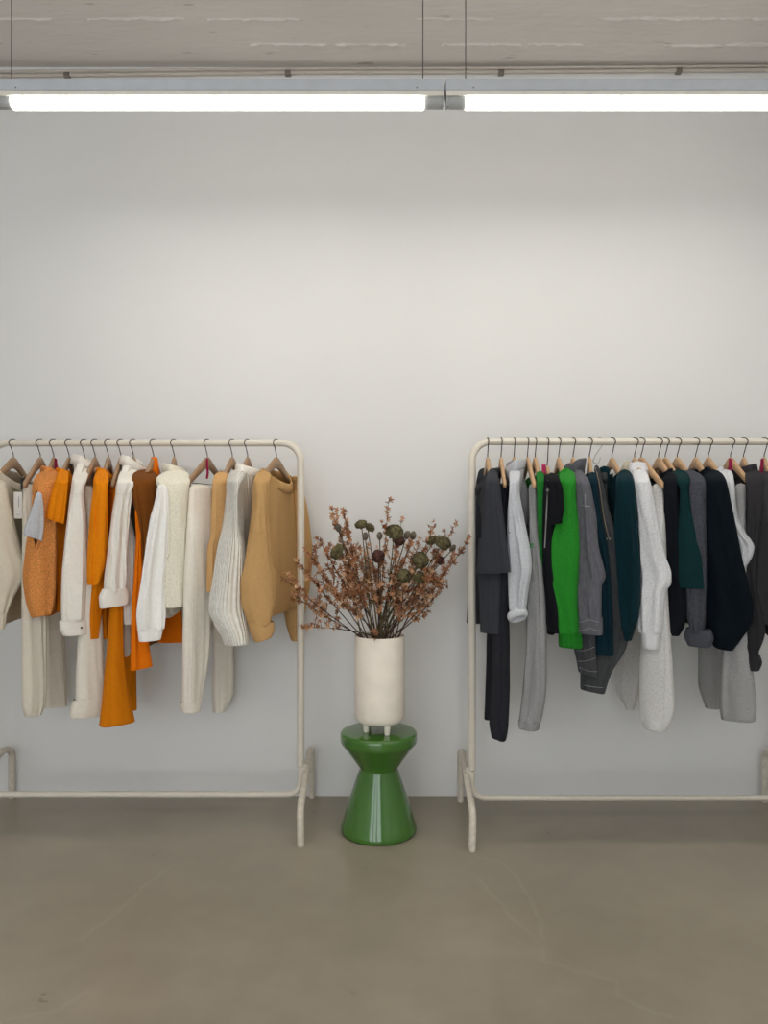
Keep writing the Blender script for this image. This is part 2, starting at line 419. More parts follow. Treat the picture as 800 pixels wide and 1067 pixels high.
def sprig(tx, ty, dd, dens, twigs, label, bend=(0, 0, .04), start=.35, rim=None, tl=.07):
    tip = P(tx, ty, VD+dd); path = stem_path(tip, bend, rim)
    base = path[0]
    r = empty('dried_flower_sprig', base, label, 'dried flower', 'copper dried flower sprigs in the white planter')
    bm = bmesh.new(); n = len(path)
    add_tube(bm, path, [lerp(.0026, .0009, k/(n-1)) for k in range(n)], 6)
    axis = path[1:]
    def at(t):
        k = min(len(axis)-2, int(t*(len(axis)-1))); f = t*(len(axis)-1)-k
        return axis[k].lerp(axis[k+1], f), (axis[k+1]-axis[k]).normalized()
    spots = []
    for k in range(twigs):
        t = lerp(start, .93, (k+rb.random())/twigs); p, dr = at(t)
        side = Vector((rb.uniform(-1, 1), rb.uniform(-.8, .8), rb.uniform(.1, .9))).normalized()
        L = tl*rb.uniform(.5, 1.2)*(1.15-t*.5)
        q = p+(dr*.5+side).normalized()*L
        tw = bez(p, p.lerp(q, .5)+Vector((0, 0, -.008)), q, 5)
        add_tube(bm, tw, [.0012, .001, .0009, .0008, .0007, .0005], 5)
        m = max(2, int(L/.0118*dens))
        for j in range(m): spots.append(bez(p, p.lerp(q, .5)+Vector((0, 0, -.008)), q, 20)[min(20, int(20*(j+1)/m))])
    m = int((1-start)*(path[-1]-path[1]).length/.0125*dens)
    for j in range(m): spots.append(at(lerp(start, 1, (j+1)/m))[0])
    build('stem', bm, M_stem, r)
    # one short pedicel per flower is drawn by placing the flower just off the twig
    for p in spots[:99]:
        o = bpy.data.objects.new('blossom', rb.choice(FLW)); COL.objects.link(o); o.parent = r
        o.location = p-base+Vector((rb.uniform(-.006, .006), rb.uniform(-.006, .006), rb.uniform(-.004, .006)))
        d = Vector((rb.uniform(-1, 1), rb.uniform(-1.6, .5), rb.uniform(-.4, 1))).normalized()
        o.rotation_mode = 'QUATERNION'; o.rotation_quaternion = d.to_track_quat('Z', 'Y'); s = rb.uniform(.92, 1.25); o.scale = (s, s, s)
    return r
SPR = [  # tip px, tip py, depth, density, twigs, label, bend
    (345, 529, .02, 1.0, 7, 'upright copper sprig, highest on the left of the bouquet', (-.02, 0, .05)),
    (358, 533, -.04, 1.1, 8, 'dense copper sprig right of the highest left one', (-.01, 0, .03)),
    (405, 521, .03, .75, 3, 'single tall thin sprig rising above the middle of the bouquet', (0, 0, .0)),
    (418, 541, .05, .7, 3, 'short thin sprig just right of the tallest middle one', (0, 0, .0)),
    (454, 545, .02, .9, 6, 'copper sprig rising at the upper right beside the big olive rose', (.02, 0, .0)),
    (474, 546, -.03, .8, 5, 'outermost upright copper sprig at the upper right', (.02, 0, -.02)),
    (490, 560, -.05, .8, 5, 'copper sprig reaching furthest right towards the right rack', (.02, 0, -.03)),
    (463, 607, .05, .8, 6, 'low copper sprig leaning to the right below the roses', (.03, 0, -.02)),
    (318, 572, -.06, .95, 9, 'bushy copper sprig leaning left just past the rack post', (-.02, 0, .03)),
    (331, 560, .04, .9, 8, 'copper sprig leaning left below the upright left ones', (-.02, 0, .03)),
    (309, 583, -.10, .8, 8, 'copper sprig crossing in front of the left rack post', (-.03, 0, .02)),
    (292, 600, -.16, .55, 6, 'sparse twig reaching furthest left in front of the camel sweatshirt', (-.04, 0, .02)),
    (303, 618, -.08, .75, 9, 'low spreading copper sprig across the left rack post', (-.04, 0, .01)),
    (314, 655, -.10, .6, 6, 'lowest twig stretching left level with the planter rim', (-.03, 0, .03)),
    (352, 575, -.06, 1.25, 9, 'thick copper sprig in the left middle of the bouquet', (-.01, 0, .02)),
    (362, 592, -.09, 1.3, 9, 'thick copper sprig hanging at the front left of the planter', (-.02, 0, .02)),
    (375, 572, -.02, 1.0, 7, 'copper sprig left of centre behind the maroon flower', (0, 0, .02)),
    (394, 571, -.06, 1.0, 7, 'copper sprig in the very centre of the bouquet', (0, 0, .01)),
    (412, 577, -.02, .9, 7, 'copper sprig right of centre below the big middle rose', (0, 0, .01)),
    (428, 566, -.05, .9, 7, 'copper sprig right of the big middle rose', (.01, 0, .01)),
    (446, 582, -.07, .9, 7, 'copper sprig below the right hand roses', (.02, 0, .0)),
    (457, 573, .03, .9, 7, 'copper sprig behind the big right hand rose', (.02, 0, .0)),
    (468, 588, -.04, .9, 7, 'copper sprig leaning right under the small grey end bud', (.03, 0, -.01)),
    (449, 599, -.09, .9, 7, 'low front copper sprig leaning right', (.02, 0, .0)),
    (384, 600, -.08, .9, 6, 'short copper sprig low in the centre front', (0, 0, .02)),
    (420, 612, -.07, .8, 6, 'short copper sprig low on the right front', (.01, 0, .0)),
    (340, 610, -.08, 1.0, 8, 'copper sprig leaning left halfway up the bouquet', (-.03, 0, .03)),
    (366, 566, .06, .9, 7, 'copper sprig at the back left of the bouquet', (0, 0, .02)),
    (438, 562, .07, .9, 6, 'copper sprig at the back right of the bouquet', (.01, 0, .01)),
]
for tx, ty, dd, de, tw, lb, bd in SPR: sprig(tx, ty, dd, de, tw, lb, bd, start=.3 if de > .7 else .38)
# the little drooping piece over the planter rim
sprig(391, 667, -.105, .9, 2, 'tiny copper sprig drooping over the front rim of the planter', (0, -.02, .06), start=.3, rim=Vector((VX-.03, VD-.06, vz1-.003)), tl=.025)

def rose_mesh(bm, c, R, squash, up, seed):
    """a dried ruffled bloom: overlapping cupped petals round a bud"""
    q = up.to_track_quat('Z', 'Y').to_matrix()
    rr = random.Random(seed)
    r0 = bmesh.ops.create_icosphere(bm, subdivisions=4, radius=R*.8)
    for v in r0['verts']:
        n_ = v.co.normalized()
        g = 1+.34*(1-3*abs(noise.noise(n_*1.9+Vector((seed*1.37, 0, 0)))))+.2*(1-3*abs(noise.noise(n_*4.2+Vector((0, seed*.73, 0)))))
        pt = n_*R*.78*g; pt.z = pt.z*squash*.8+R*.1
        v.co = c+q @ pt
    for ring, (cnt, rad, sz) in enumerate(((6, .62, .7), (8, .92, .62))):
        for k in range(cnt):
            a = 2*PI*(k+.5*ring)/cnt+rr.uniform(-.25, .25)
            t = Vector((math.cos(a), math.sin(a), 0)); s = Vector((-t.y, t.x, 0)); hgt = rr.uniform(.45, .85)
            g = []
            for i in range(5):
                u = i/4; row = []
                out = R*rad*(.55+.6*math.sin(u*PI*.6)); lift = R*(-.45+(hgt+.45-.25*ring)*u)
                for j in range(5):
                    w = (j/4-.5)*2
                    pt = t*(out-w*w*R*.16)+s*(w*R*sz*math.sin(PI*(.2+.65*u)))+Vector((0, 0, lift+rr.uniform(-.05, .05)*R))
                    pt.z *= squash
                    row.append(bm.verts.new(c+q @ pt))
                g.append(row)
            for i in range(4):
                for j in range(4): bm.faces.new((g[i][j], g[i][j+1], g[i+1][j+1], g[i+1][j]))
def bloom(tx, ty, dd, R, kind, label, up=(0, -.4, 1), squash=.8):
    c = P(tx, ty, VD+dd); up = Vector(up).normalized(); R *= 1.02
    path = stem_path(c-up*R*.6, (0, 0, .02))
    r = empty('dried_rose' if kind != 'bud' else 'dried_flower_bud', path[0], label, 'dried flower', 'olive dried blooms in the white planter')
    bm = bmesh.new(); n = len(path); add_tube(bm, path, [lerp(.0032, .0018, k/(n-1)) for k in range(n)], 7)
    build('stem', bm, M_stem2 if kind != 'red' else M_stem, r)
    for k in range(2):
        p = path[5+3*k]; d = Vector((rb.uniform(-1, 1), rb.uniform(-1, .3), .5)).normalized(); s = d.cross(Vector((0, 0, 1))).normalized()
        bm = bmesh.new(); L = .035; rows = []
        for u, w in ((0, .001), (.3, .008), (.6, .009), (1, .0008)):
            q = p+d*L*u-Vector((0, 0, .012*u*u)); rows.append((bm.verts.new(q-s*w+Vector((0, 0, .002))), bm.verts.new(q), bm.verts.new(q+s*w+Vector((0, 0, .002)))))
        for A, B in zip(rows, rows[1:]):
            bm.faces.new((A[0], A[1], B[1], B[0])); bm.faces.new((A[1], A[2], B[2], B[1]))
        bmesh.ops.solidify(bm, geom=bm.faces[:], thickness=.0006)
        build('leaf', bm, M_leaf, r)
    bm = bmesh.new()
    if kind == 'bud':
        q = up.to_track_quat('Z', 'Y').to_matrix().to_4x4()
        prof = [(0, -R*1.2), (R*.45, -R), (R*.85, -R*.3), (R*.9, R*.2), (R*.6, R*.8), (R*.25, R*1.15), (0, R*1.2)]
        add_lathe(bm, prof, Vector((0, 0, 0)), 14)
        for v in bm.verts:
            v.co *= 1+.12*math.sin(math.atan2(v.co.y, v.co.x)*5)
            v.co = c+(q @ v.co)
        build('bud_head', bm, M_bud, r)
    else:
        rose_mesh(bm, c, R, squash, up, int(tx*7+ty)); build('flower_head', bm, M_darkred if kind == 'red' else M_head, r)
for a in [
    (352, 575, -.05, .030, 'rose', 'large olive dried rose on the left, tilted sideways', (-.7, -.5, .5)),
    (352, 550, .0, .014, 'bud', 'small grey bud above the left olive rose', (-.3, 0, 1)),
    (376, 547, -.02, .022, 'rose', 'olive dried rose at the top left of centre', (-.2, -.5, .7)),
    (385, 550, .03, .020, 'rose', 'olive dried rose touching the top left of centre one', (.5, -.4, .7)),
    (380.5, 559, -.03, .013, 'bud', 'small grey bud under the top left pair of roses', (0, -.2, 1)),
    (395.5, 558.5, -.02, .013, 'bud', 'small grey bud just left of the large middle rose', (0, -.1, 1)),
    (411, 555, -.05, .032, 'rose', 'large olive dried rose at the top middle', (.1, -.6, .7)),
    (415, 563, .02, .024, 'red', 'dark maroon dried rose tucked under the large middle rose', (.2, -.5, .4)),
    (424, 557.5, -.01, .014, 'bud', 'slim grey bud right of the large middle rose', (.35, -.1, 1)),
    (430.5, 558, .03, .014, 'bud', 'grey bud at the back, right of the slim one', (.1, 0, 1)),
    (450, 563.5, .02, .020, 'rose', 'olive dried rose left of the big right one', (-.3, -.5, .6)),
    (461, 566, -.04, .031, 'rose', 'big round olive dried rose at the far right', (.3, -.5, .6)),
    (471.5, 571.5, .02, .013, 'bud', 'small grey bud furthest right', (.5, 0, .8)),
    (438, 584, -.07, .030, 'rose', 'olive dried rose low right, facing the viewer', (.1, -.8, .4)),
    (421, 600, -.08, .024, 'rose', 'olive dried rose low in the middle', (-.2, -.8, .3)),
    (436, 602, -.06, .024, 'rose', 'olive dried rose beside the low middle one', (.3, -.8, .3)),
    (394, 580, -.07, .024, 'red', 'dark maroon dried rose in the centre of the bouquet', (-.1, -.8, .5)),
    (458, 584, .0, .018, 'red', 'small maroon dried rose at the lower right', (.4, -.6, .4)),
]: bloom(*a)

# ------------------------------------------------------------------ cloth building
def hermite(tab, y):
    """smooth interpolation of a table [(y, a, b, ...)]"""
    if y <= tab[0][0]: return tab[0][1:]
    if y >= tab[-1][0]: return tab[-1][1:]
    for i in range(len(tab)-1):
        y0, y1 = tab[i][0], tab[i+1][0]
        if y <= y1:
            t = (y-y0)/(y1-y0); out = []
            for c in range(1, len(tab[0])):
                p0, p1 = tab[i][c], tab[i+1][c]; s = (p1-p0)/(y1-y0)
                sm = (p0-tab[i-1][c])/(y0-tab[i-1][0]) if i > 0 else s
                sp = (tab[i+2][c]-p1)/(tab[i+2][0]-y1) if i+2 < len(tab) else s
                m0 = 0 if sm*s <= 0 else 2*sm*s/(sm+s); m1 = 0 if sp*s <= 0 else 2*sp*s/(sp+s)
                h = y1-y0
                out.append((2*t**3-3*t*t+1)*p0+(t**3-2*t*t+t)*h*m0+(-2*t**3+3*t*t)*p1+(t**3-t*t)*h*m1)
            return out
def weave(bm, rings, uv, per):
    n = len(rings[0])
    for ri, (A, B) in enumerate(zip(rings, rings[1:])):
        for k in range(n):
            f = bm.faces.new((A[k], A[(k+1) % n], B[(k+1) % n], B[k]))
            us = (k/n*per, (k+1)/n*per, (k+1)/n*per, k/n*per)
            vs = (A[k].co.z, A[k].co.z, B[k].co.z, B[k].co.z)
            for l, u, v in zip(f.loops, us, vs): l[uv].uv = (u, v)
def sil_tube(sil, side, dfun, thick, psi=40, amp=.006, seed=0, n=60, m=56, hem=True, tilt=0, puff=0, topcap=True):
    """a hollow cloth tube; sil = [(py, left px, right px)] gives its width and course, dfun(py) its depth"""
    bm = bmesh.new(); uv = bm.loops.layers.uv.new('UVMap')
    y0, y1 = sil[0][0], sil[-1][0]; rings = []
    cp, sp = math.cos(math.radians(psi)), math.sin(math.radians(psi))*(1 if side < 0 else -1)
    for i in range(m+1):
        t = i/m; y = lerp(y0, y1, t); xl, xr = hermite(sil, y); d = dfun(y)
        c = P((xl+xr)/2, y, d); w = (xr-xl)/2*d/F
        th = thick*lerp(.55, 1, sstep(0, .2, t)) if topcap else thick
        th = min(th, w*1.3)
        hw = math.sqrt(max(w*w-(th*sp)**2, (.5*w)**2))/cp
        pf = 1+puff*math.sin(PI*t)
        if topcap and i == 0: hw *= .75; th *= .6
        A = Vector((cp, sp, 0))*hw*pf; B = Vector((-sp, cp, 0))*th*pf
        ring = []
        for k in range(n):
            a = 2*PI*k/n; ca, sa = math.cos(a), math.sin(a)
            ca2 = math.copysign(abs(ca)**.75, ca); sa2 = math.copysign(abs(sa)**.75, sa)
            p = c+A*ca2+B*sa2
            if amp:
                z = p.z
                big = noise.noise(Vector((ca*1.5+seed*7.1, sa*1.5, z*1.7+seed)))
                rid = 1-2.4*abs(noise.noise(Vector((ca*1.7+seed*3.3+z*.9, sa*1.7, z*1.1+seed*2))))
                cr = noise.noise(Vector((ca*1.8+seed, sa*1.8, z*11+ca*2.5)))
                g = amp*(.3+.7*sstep(0, .35, t))*(1.0*big+.7*rid+.5*cr-.25)
                p += (B.normalized()*sa+A.normalized()*ca*.22)*g
                p.z += .2*g
            p.z -= tilt*d/F*ca*sstep(.5, 1, t)
            ring.append(p)
        rings.append(ring)
    if hem:      # turned in hem so the tube reads hollow
        last = rings[-1]; c = sum(last, Vector())/n
        for s, up in ((.96, -.0015), (.88, .003), (.82, .03), (.6, .05)):
            rings.append([c+(p-c)*s+Vector((0, 0, up)) for p in last])
    R = [[bm.verts.new(p) for p in r] for r in rings]
    weave(bm, R, uv, .35)
    if topcap:
        c = sum((v.co for v in R[0]), Vector())/n+Vector((0, 0, .006)); cv = bm.verts.new(c)
        for k in range(n): bm.faces.new((cv, R[0][(k+1) % n], R[0][k]))
    if hem: bm.faces.new(R[-1])
    return bm
class Hang:
    """a hanger position on a rail: hook pixel, pixel of the near arm end"""
    def __init__(s, side, hx, nx, L=.200, ytop=477):
        s.side = side; s.d = DLf if side < 0 else DRt; s.L = L
        s.x = (hx-CX)*s.d/F
        lo, hi = -.95, .95
        for _ in range(50):
            q = (lo+hi)/2
            if (s.x+L*q)/(s.d-L*math.sqrt(1-q*q))*F+CX < nx: lo = q
            else: hi = q
        s.e = Vector((q, -math.sqrt(1-q*q), 0))            # towards the viewer
        nrm = Vector((-s.e.y, s.e.x, 0)); s.n = nrm if nrm.x*(-side) > 0 else -nrm   # towards the middle of the room
        s.o = Vector((s.x, s.d, 0)); s.zt = zat(ytop, s.d)
        s.bar = zat(461.5, s.d) if side < 0 else zat(460, s.d)
    def p(s, u, v, z): return s.o+s.e*u+s.n*v+Vector((0, 0, z))
M_wood = mat_plain('beech_hanger_wood', rgb(196, 160, 122), .5, var=.12, scale=30)
M_woodL = mat_plain('walnut_tone_hanger_wood', rgb(168, 136, 104), .5, var=.12, scale=30)
M_hook = mat_plain('dark_hook_wire', rgb(52, 46, 42), .35, .7)
M_silver = mat_plain('silver_wire', rgb(170, 170, 168), .3, .9)
M_blackp = mat_plain('black_clip_plastic', rgb(22, 22, 24), .5)
M_pink = mat_plain('magenta_ribbon', rgb(176, 30, 84), .7)
HG = {-1: 'wooden hangers on the left rack', 1: 'wooden hangers on the right rack'}
def hanger(h, what, clips=False, ribbon=False, cat='hanger'):
    r = empty('clothes_hanger', (h.x, h.d, h.zt-.1), 'wooden hanger with dark wire hook holding the '+what, 'hanger', HG[h.side])
    # shoulder: a bowed, tapered wooden bar
    bm = bmesh.new(); n = 36; rings = []
    for i in range(n+1):
        u = lerp(-h.L, h.L, i/n); a = abs(u)/h.L
        zc = h.zt-.020-.098*(max(0, math.sqrt(a*a+.02)-.1414)/.868)**.96
        hh = lerp(.019, .013, sstep(0, .9, a)); ww = .0075
        if a < .22: hh += .004*(1-a/.22)
        e = 1 if a < .965 else .6
        v0 = 0
        ring = []
        for k in range(10):
            t = 2*PI*k/10
            ct = math.copysign(abs(math.cos(t))**.6, math.cos(t)); st = math.copysign(abs(math.sin(t))**.6, math.sin(t))
            ring.append(bm.verts.new(h.p(u, v0+ww*e*ct, zc+hh*e*st)))
        rings.append(ring)
    for A, B in zip(rings, rings[1:]):
        for k in range(10): bm.faces.new((A[k], A[(k+1) % 10], B[(k+1) % 10], B[k]))
    bm.faces.new(rings[0][::-1]); bm.faces.new(rings[-1])
    build('shoulder_bar', bm, M_woodL if h.side < 0 else M_wood, r)
    # hook over the rail
    bm = bmesh.new(); R = .0168; zc = h.bar
    ro = math.radians(-32 if h.side < 0 else lerp(4, 32, sstep(.5, 1.0, h.x)))
    eh = Vector((math.sin(ro), -math.cos(ro), 0))
    pts = [h.p(0, 0, h.zt-.012), h.p(0, 0, h.zt+.012)]
    for k in range(15):
        a = math.radians(lerp(-52, 205, k/14))
        pts.append(h.o+eh*(R*1.16*math.cos(a))+Vector((0, 0, zc+R*math.sin(a))))
    pts = [pts[0], pts[1], h.o+eh*.004+Vector((0, 0, h.zt+.022))]+pts[2:]
    add_tube(bm, pts, .0019, 8); build('hook', bm, M_hook, r)
    if clips:
        zr = zat(503.5, h.d-.19)+.004
        bm = bmesh.new(); add_tube(bm, [h.p(-h.L+.012, -.015, h.zt-.108), h.p(-h.L+.014, -.013, zr), h.p(h.L-.014, -.013, zr), h.p(h.L-.012, -.015, h.zt-.108)], .0016, 8)
        build('clip_rail', bm, M_hook, r)
        for u in (h.L-.045, -h.L+.045):
            bm = bmesh.new()
            for s in (-1, 1):
                a = h.p(u-.011, -.013+s*.006, 0); 
                mt = Matrix(((h.e.x, h.n.x, 0, h.p(u, -.013+s*.0075, 0).x), (h.e.y, h.n.y, 0, h.p(u, 0, 0).y+(-.013+s*.0075)*h.n.y), (0, 0, 1, zr), (0, 0, 0, 1)))
                add_box(bm, (-.010, -.003, -.028), (.010, .003, .018), .0015, mt)
            add_tube(bm, [h.p(u-.009, -.013, zr), h.p(u+.009, -.013, zr)], .005, 8)
            build('clip', bm, M_blackp, r)
    if ribbon:
        bm = bmesh.new()
        a = [h.p(.02, .0085, h.zt-.004), h.p(.03, .012, h.zt-.012), h.p(.034, .014, h.zt-.035), h.p(.032, .016, h.zt-.06), h.p(.036, .014, h.zt-.085)]
        L = [(bm.verts.new(p-Vector((.006, 0, 0))-h.e*.003), bm.verts.new(p+Vector((.006, 0, 0))+h.e*.003)) for p in a]
        for A, B in zip(L, L[1:]): bm.faces.new((A[0], A[1], B[1], B[0]))
        bmesh.ops.solidify(bm, geom=bm.faces[:], thickness=.0012)
        build('ribbon', bm, M_pink, r)
    return r
def body(h, yneck, yhem, T, Sn=.220, Sf=.212, Wn=.20, Wf=.19, nw=.125, nT=.026, dip=.035, drop=.098, amp=.01, seed=0, hemslope=0, N_=56, M_=30):
    """a hanging torso: closed along the shoulders, open at neck and hem; returns mesh and the neck ring"""
    zn = zat(yneck, h.d); zh = zat(yhem, h.d); bm = bmesh.new(); uv = bm.loops.layers.uv.new('UVMap')
    def top(us, fr):
        q = max(abs(us), nw); a = q/h.L
        z = h.zt-.020-.098*(max(0, math.sqrt(a*a+.02)-.1414)/.868)**.96+lerp(.021, .015, min(1, a))+.002+(zn-zat(489, h.d))
        if a > 1: z -= .8*(q-h.L)
        k = max(0, 1-(us/nw)**2)
        return z-(dip*k**.8 if fr > 0 else -.010*k), k
    rings = []
    for i in range(M_+1):
        t = 1-(1-i/M_)**1.4; ring = []
        for k in range(N_):
            a = 2*PI*k/N_; ca, sa = math.cos(a), math.sin(a)
            uu = math.copysign(abs(ca)**.8, ca); vv = math.copysign(abs(sa)**.7, sa)
            us = uu*(Sn if uu > 0 else Sf); ub = uu*(Wn if uu > 0 else Wf); q = sstep(0, 1, t)
            u = lerp(ub, us, q); zt_, kk = top(us, vv)
            z = lerp(zh-hemslope*ub, zt_, t)
            Tm = T*lerp(1, .85, t); Tt = .013+nT*math.sqrt(kk)
            th = lerp(Tm, Tt, sstep(.72, 1, t))
            v = vv*th
            fo = noise.noise(Vector((u*14+seed*5.7, sa*1.5, z*2+seed)))+.5*noise.noise(Vector((u*33+seed, sa*1.5, z*5)))
            v += amp*fo*(1-t**3)
            p = h.p(u, v, z)
            if p.y > WALL-.012: p.y = WALL-.012-.002*abs(fo)
            ring.append(p)
        rings.append(ring)
    inn = []
    last = rings[0]; c = sum(last, Vector())/N_
    for s, up in ((.8, .06), (.9, .004), (.97, -.001)):
        inn.append([h.p(0, 0, 0)*0+Vector((lerp(c.x, p.x, s), lerp(c.y, p.y, lerp(s, 1, .6)), p.z+up)) for p in last])
    rings = inn+rings
    R = [[bm.verts.new(p) for p in r] for r in rings]
    weave(bm, R, uv, .9)
    # sew up the shoulders beyond the neck with a narrow seam strip
    Rt = R[-1]
    for k in range(1, N_//2):
        j, j2 = N_-k, (N_-k-1) % N_
        uk = abs((Rt[k].co-h.o).dot(h.e)); uk2 = abs((Rt[(k+1)].co-h.o).dot(h.e))
        if min(uk, uk2) > nw*1.0 and k+1 <= N_//2-1:
            try: bm.faces.new((Rt[k], Rt[k+1], Rt[j2], Rt[j]))
            except ValueError: pass
    for a, b, c2 in ((0, 1, N_-1), (N_//2, N_//2-1, N_//2+1)):
        try: bm.faces.new((Rt[a], Rt[b], Rt[c2]))
        except ValueError: pass
    ring = []
    for k in range(40):
        a = 2*PI*k/40; us = nw*math.cos(a); vv = math.sin(a); z, kk = top(us, vv)
        ring.append((h.p(us, (.013+nT*math.sqrt(max(0, 1-(us/nw)**2)))*vv, z), (h.e*math.cos(a)+h.n*vv).normalized()))
    return bm, ring
def collar(ring, kind):
    bm = bmesh.new()
    prof = {'crew': [(-.003, -.006), (.003, -.030), (.0075, -.030), (.0075, -.010), (.006, .003), (.001, .009), (-.004, .006)],
            'high': [(-.004, -.008), (.006, -.008), (.009, .008), (.006, .030), (.001, .036), (-.004, .03), (-.005, .008)],
            'shirt': [(-.004, -.006), (.002, -.004), (.012, -.012), (.015, -.011), (.010, .012), (.004, .026), (-.002, .026), (-.005, .012)],
            'stand': [(-.003, -.008), (.003, -.008), (.006, .01), (.009, .034), (.006, .038), (.002, .034), (-.003, .008)]}[kind]
    L = []
    for p, nr in ring: L.append([bm.verts.new(p+nr*a+Vector((0, 0, b))) for a, b in prof])
    n = len(L); m = len(prof)
    for i in range(n):
        A, B = L[i], L[(i+1) % n]
        for k in range(m): bm.faces.new((A[k], B[k], B[(k+1) % m], A[(k+1) % m]))
    return bm
def near_depth(d, n0, n1, y0=485, y1=503):
    return lambda y: d-lerp(n0, n1, sstep(y0, y1, y))
from mathutils.bvhtree import BVHTree
def keep(h, bm):
    if not hasattr(h, 'bvh'): h.bvh = []
    h.bvh.append(BVHTree.FromBMesh(bm)); return bm
def surf(h, px, py, off=.0015):
    o = Vector((0, 0, CH)); d = (P(px, py, 1)-o).normalized(); best = None
    for b in getattr(h, 'bvh', []):
        l, n_, i, dist = b.ray_cast(o, d)
        if l is not None and (best is None or dist < best): best = dist
    if best is None: return P(px, py, h.d-.255)
    return o+d*(best-off)
def seam(h, r, pts, mat, rad=.0007, name='seam'):
    bm = bmesh.new(); q = []
    for a, b in zip(pts, pts[1:]):
        for k in range(8): q.append(surf(h, lerp(a[0], b[0], k/8), lerp(a[1], b[1], k/8)))
    q.append(surf(h, *pts[-1])); q2 = [q[0]]
    for a, b, c in zip(q, q[1:], q[2:]): q2.append((a+b*2+c)/4)
    q2.append(q[-1]); add_tube(bm, q2, rad, 6); return build(name, bm, mat, r)
RG = {-1: 'clothes hanging on the left rack', 1: 'clothes hanging on the right rack'}
cnt = [0]
def garment(side, hx, nx, name, label, cat, kind, col, what, yneck=488, yhem=640, T=.026, near=None, cuff=None, far=None, col_kind='crew',
            cuffkind=None, nd=.225, n0=.10, bodykw={}, clip=None, ribbon=False, sth=.026, psi=40, sname='sleeve', no_hanger=False, ytop=477, amp=.007, tilt=0, extra=None, hook=True, seams=()):
    cnt[0] += 1; seed = cnt[0]*1.37
    h = Hang(side, hx, nx, ytop=ytop)
    if not no_hanger: hanger(h, what, False, ribbon)
    M = fabric(kind, tuple(c/255 for c in col)); M2 = fabric(cuffkind or 'cotton', tuple(c/255 for c in col))
    r = empty(name, (h.x, h.d, zat(yhem, h.d)), label, cat, RG[side])
    bm, ring = body(h, yneck, yhem, T, seed=seed, **bodykw); build('torso', bm, M, r, sharp=48)
    if col_kind: build('collar', collar(ring, col_kind), M2, r)
    if near:
        near = [(max(near[0][0], 490.5 if near[1][0] > 492 else near[0][0]),)+tuple(near[0][1:])]+list(near[1:])
        build(sname, keep(h, sil_tube(near, side, near_depth(h.d, n0, nd), sth, psi, amp, seed, tilt=tilt)), M, r, sharp=48)
        if cuff: build('cuff', keep(h, sil_tube(cuff, side, lambda y: h.d-nd-.002, sth*.9+.002, psi, .002, seed, m=10, tilt=tilt, puff=.015, topcap=False)), M2, r, sharp=48)
    if far:
        fs = far if isinstance(far, list) else None
        build('sleeve', sil_tube(fs, side, lambda y: h.d+lerp(.09, .17, sstep(488, 514, y)), .026, 25, .006, seed+3), M, r, sharp=48)
    for sm in seams: seam(h, r, sm, fabric('cotton', tuple(c/255*.9 for c in col)))
    if extra: extra(h, r, M, M2)
    return h, r
def trousers(side, hx, nx, name, label, cat, kind, col, what, near, far, ncuff=None, yw=506, ycrotch=590, T=.02, ribbon=False, hook='wood', nd=.2, psi=40, sth=.024, amp=.006, tilt=0, fd=.13, half=.155, rolled=False, extra=None, cuffpuff=.03, seams=()):
    cnt[0] += 1; seed = cnt[0]*1.37
    h = Hang(side, hx, nx)
    if hook == 'wood': hanger(h, what, True, ribbon)
    M = fabric(kind, tuple(c/255 for c in col))
    ends = [near[-1][0]]
    r = empty(name, (h.x, h.d, zat(ends[0], h.d-nd)), label, cat, RG[side])
    # hips: a flat bag between the two clips
    zw = zat(yw, h.d-.19); zc = zat(ycrotch, h.d); bm = bmesh.new(); uv = bm.loops.layers.uv.new('UVMap'); n = 44; R = []
    for i in range(17):
        t = i/16; z = lerp(zw, zc, t); ring = []
        for k in range(n):
            a = 2*PI*k/n; ca, sa = math.cos(a), math.sin(a)
            u = math.copysign(abs(ca)**.8, ca)*lerp(half, half*.98, t); v = math.copysign(abs(sa)**.7, sa)*T*lerp(.7, 1, sstep(0, .3, t))
            v += .006*noise.noise(Vector((u*16+seed, sa, z*4)))*t
            p = h.p(u, v-.013, z); p.y = min(p.y, WALL-.012); ring.append(bm.verts.new(p))
        R.append(ring)
    weave(bm, R, uv, .8); bm.faces.new(R[-1])
    build('hips', bm, M, r, sharp=48)
    bm = bmesh.new(); uv = bm.loops.layers.uv.new('UVMap'); R = []
    for s, z in ((.94, zw-.03), (1.06, zw-.036), (1.1, zw-.018), (1.06, zw+.002), (.9, zw+.003), (.8, zw-.02)):
        R.append([bm.verts.new(h.p(math.copysign(abs(math.cos(2*PI*k/n))**.8, math.cos(2*PI*k/n))*(half+.003*s), math.copysign(abs(math.sin(2*PI*k/n))**.7, math.sin(2*PI*k/n))*T*.75*s-.013, z)) for k in range(n)])
    weave(bm, R, uv, .8); build('waistband', bm, M, r)
    build('trouser_leg', keep(h, sil_tube(near, side, lambda y: h.d-lerp(.15, nd, sstep(500, 560, y)), sth, psi, amp, seed, m=64, tilt=tilt)), M, r, sharp=48)
    if ncuff: build('cuff', sil_tube(ncuff, side, lambda y: h.d-nd-.002, sth+.006, psi, .004, seed, m=10, puff=cuffpuff, topcap=False, tilt=tilt), M, r, sharp=48)
    if far: build('trouser_leg', sil_tube(far, side, lambda y: min(h.d+lerp(.05, fd, sstep(500, 580, y)), WALL-.05), sth, 28, amp, seed+5, m=56), M, r, sharp=48)
    for sm in seams: seam(h, r, sm, fabric('cotton', tuple(c/255*.93 for c in col)))
    if extra: extra(h, r, M)
    return h, r
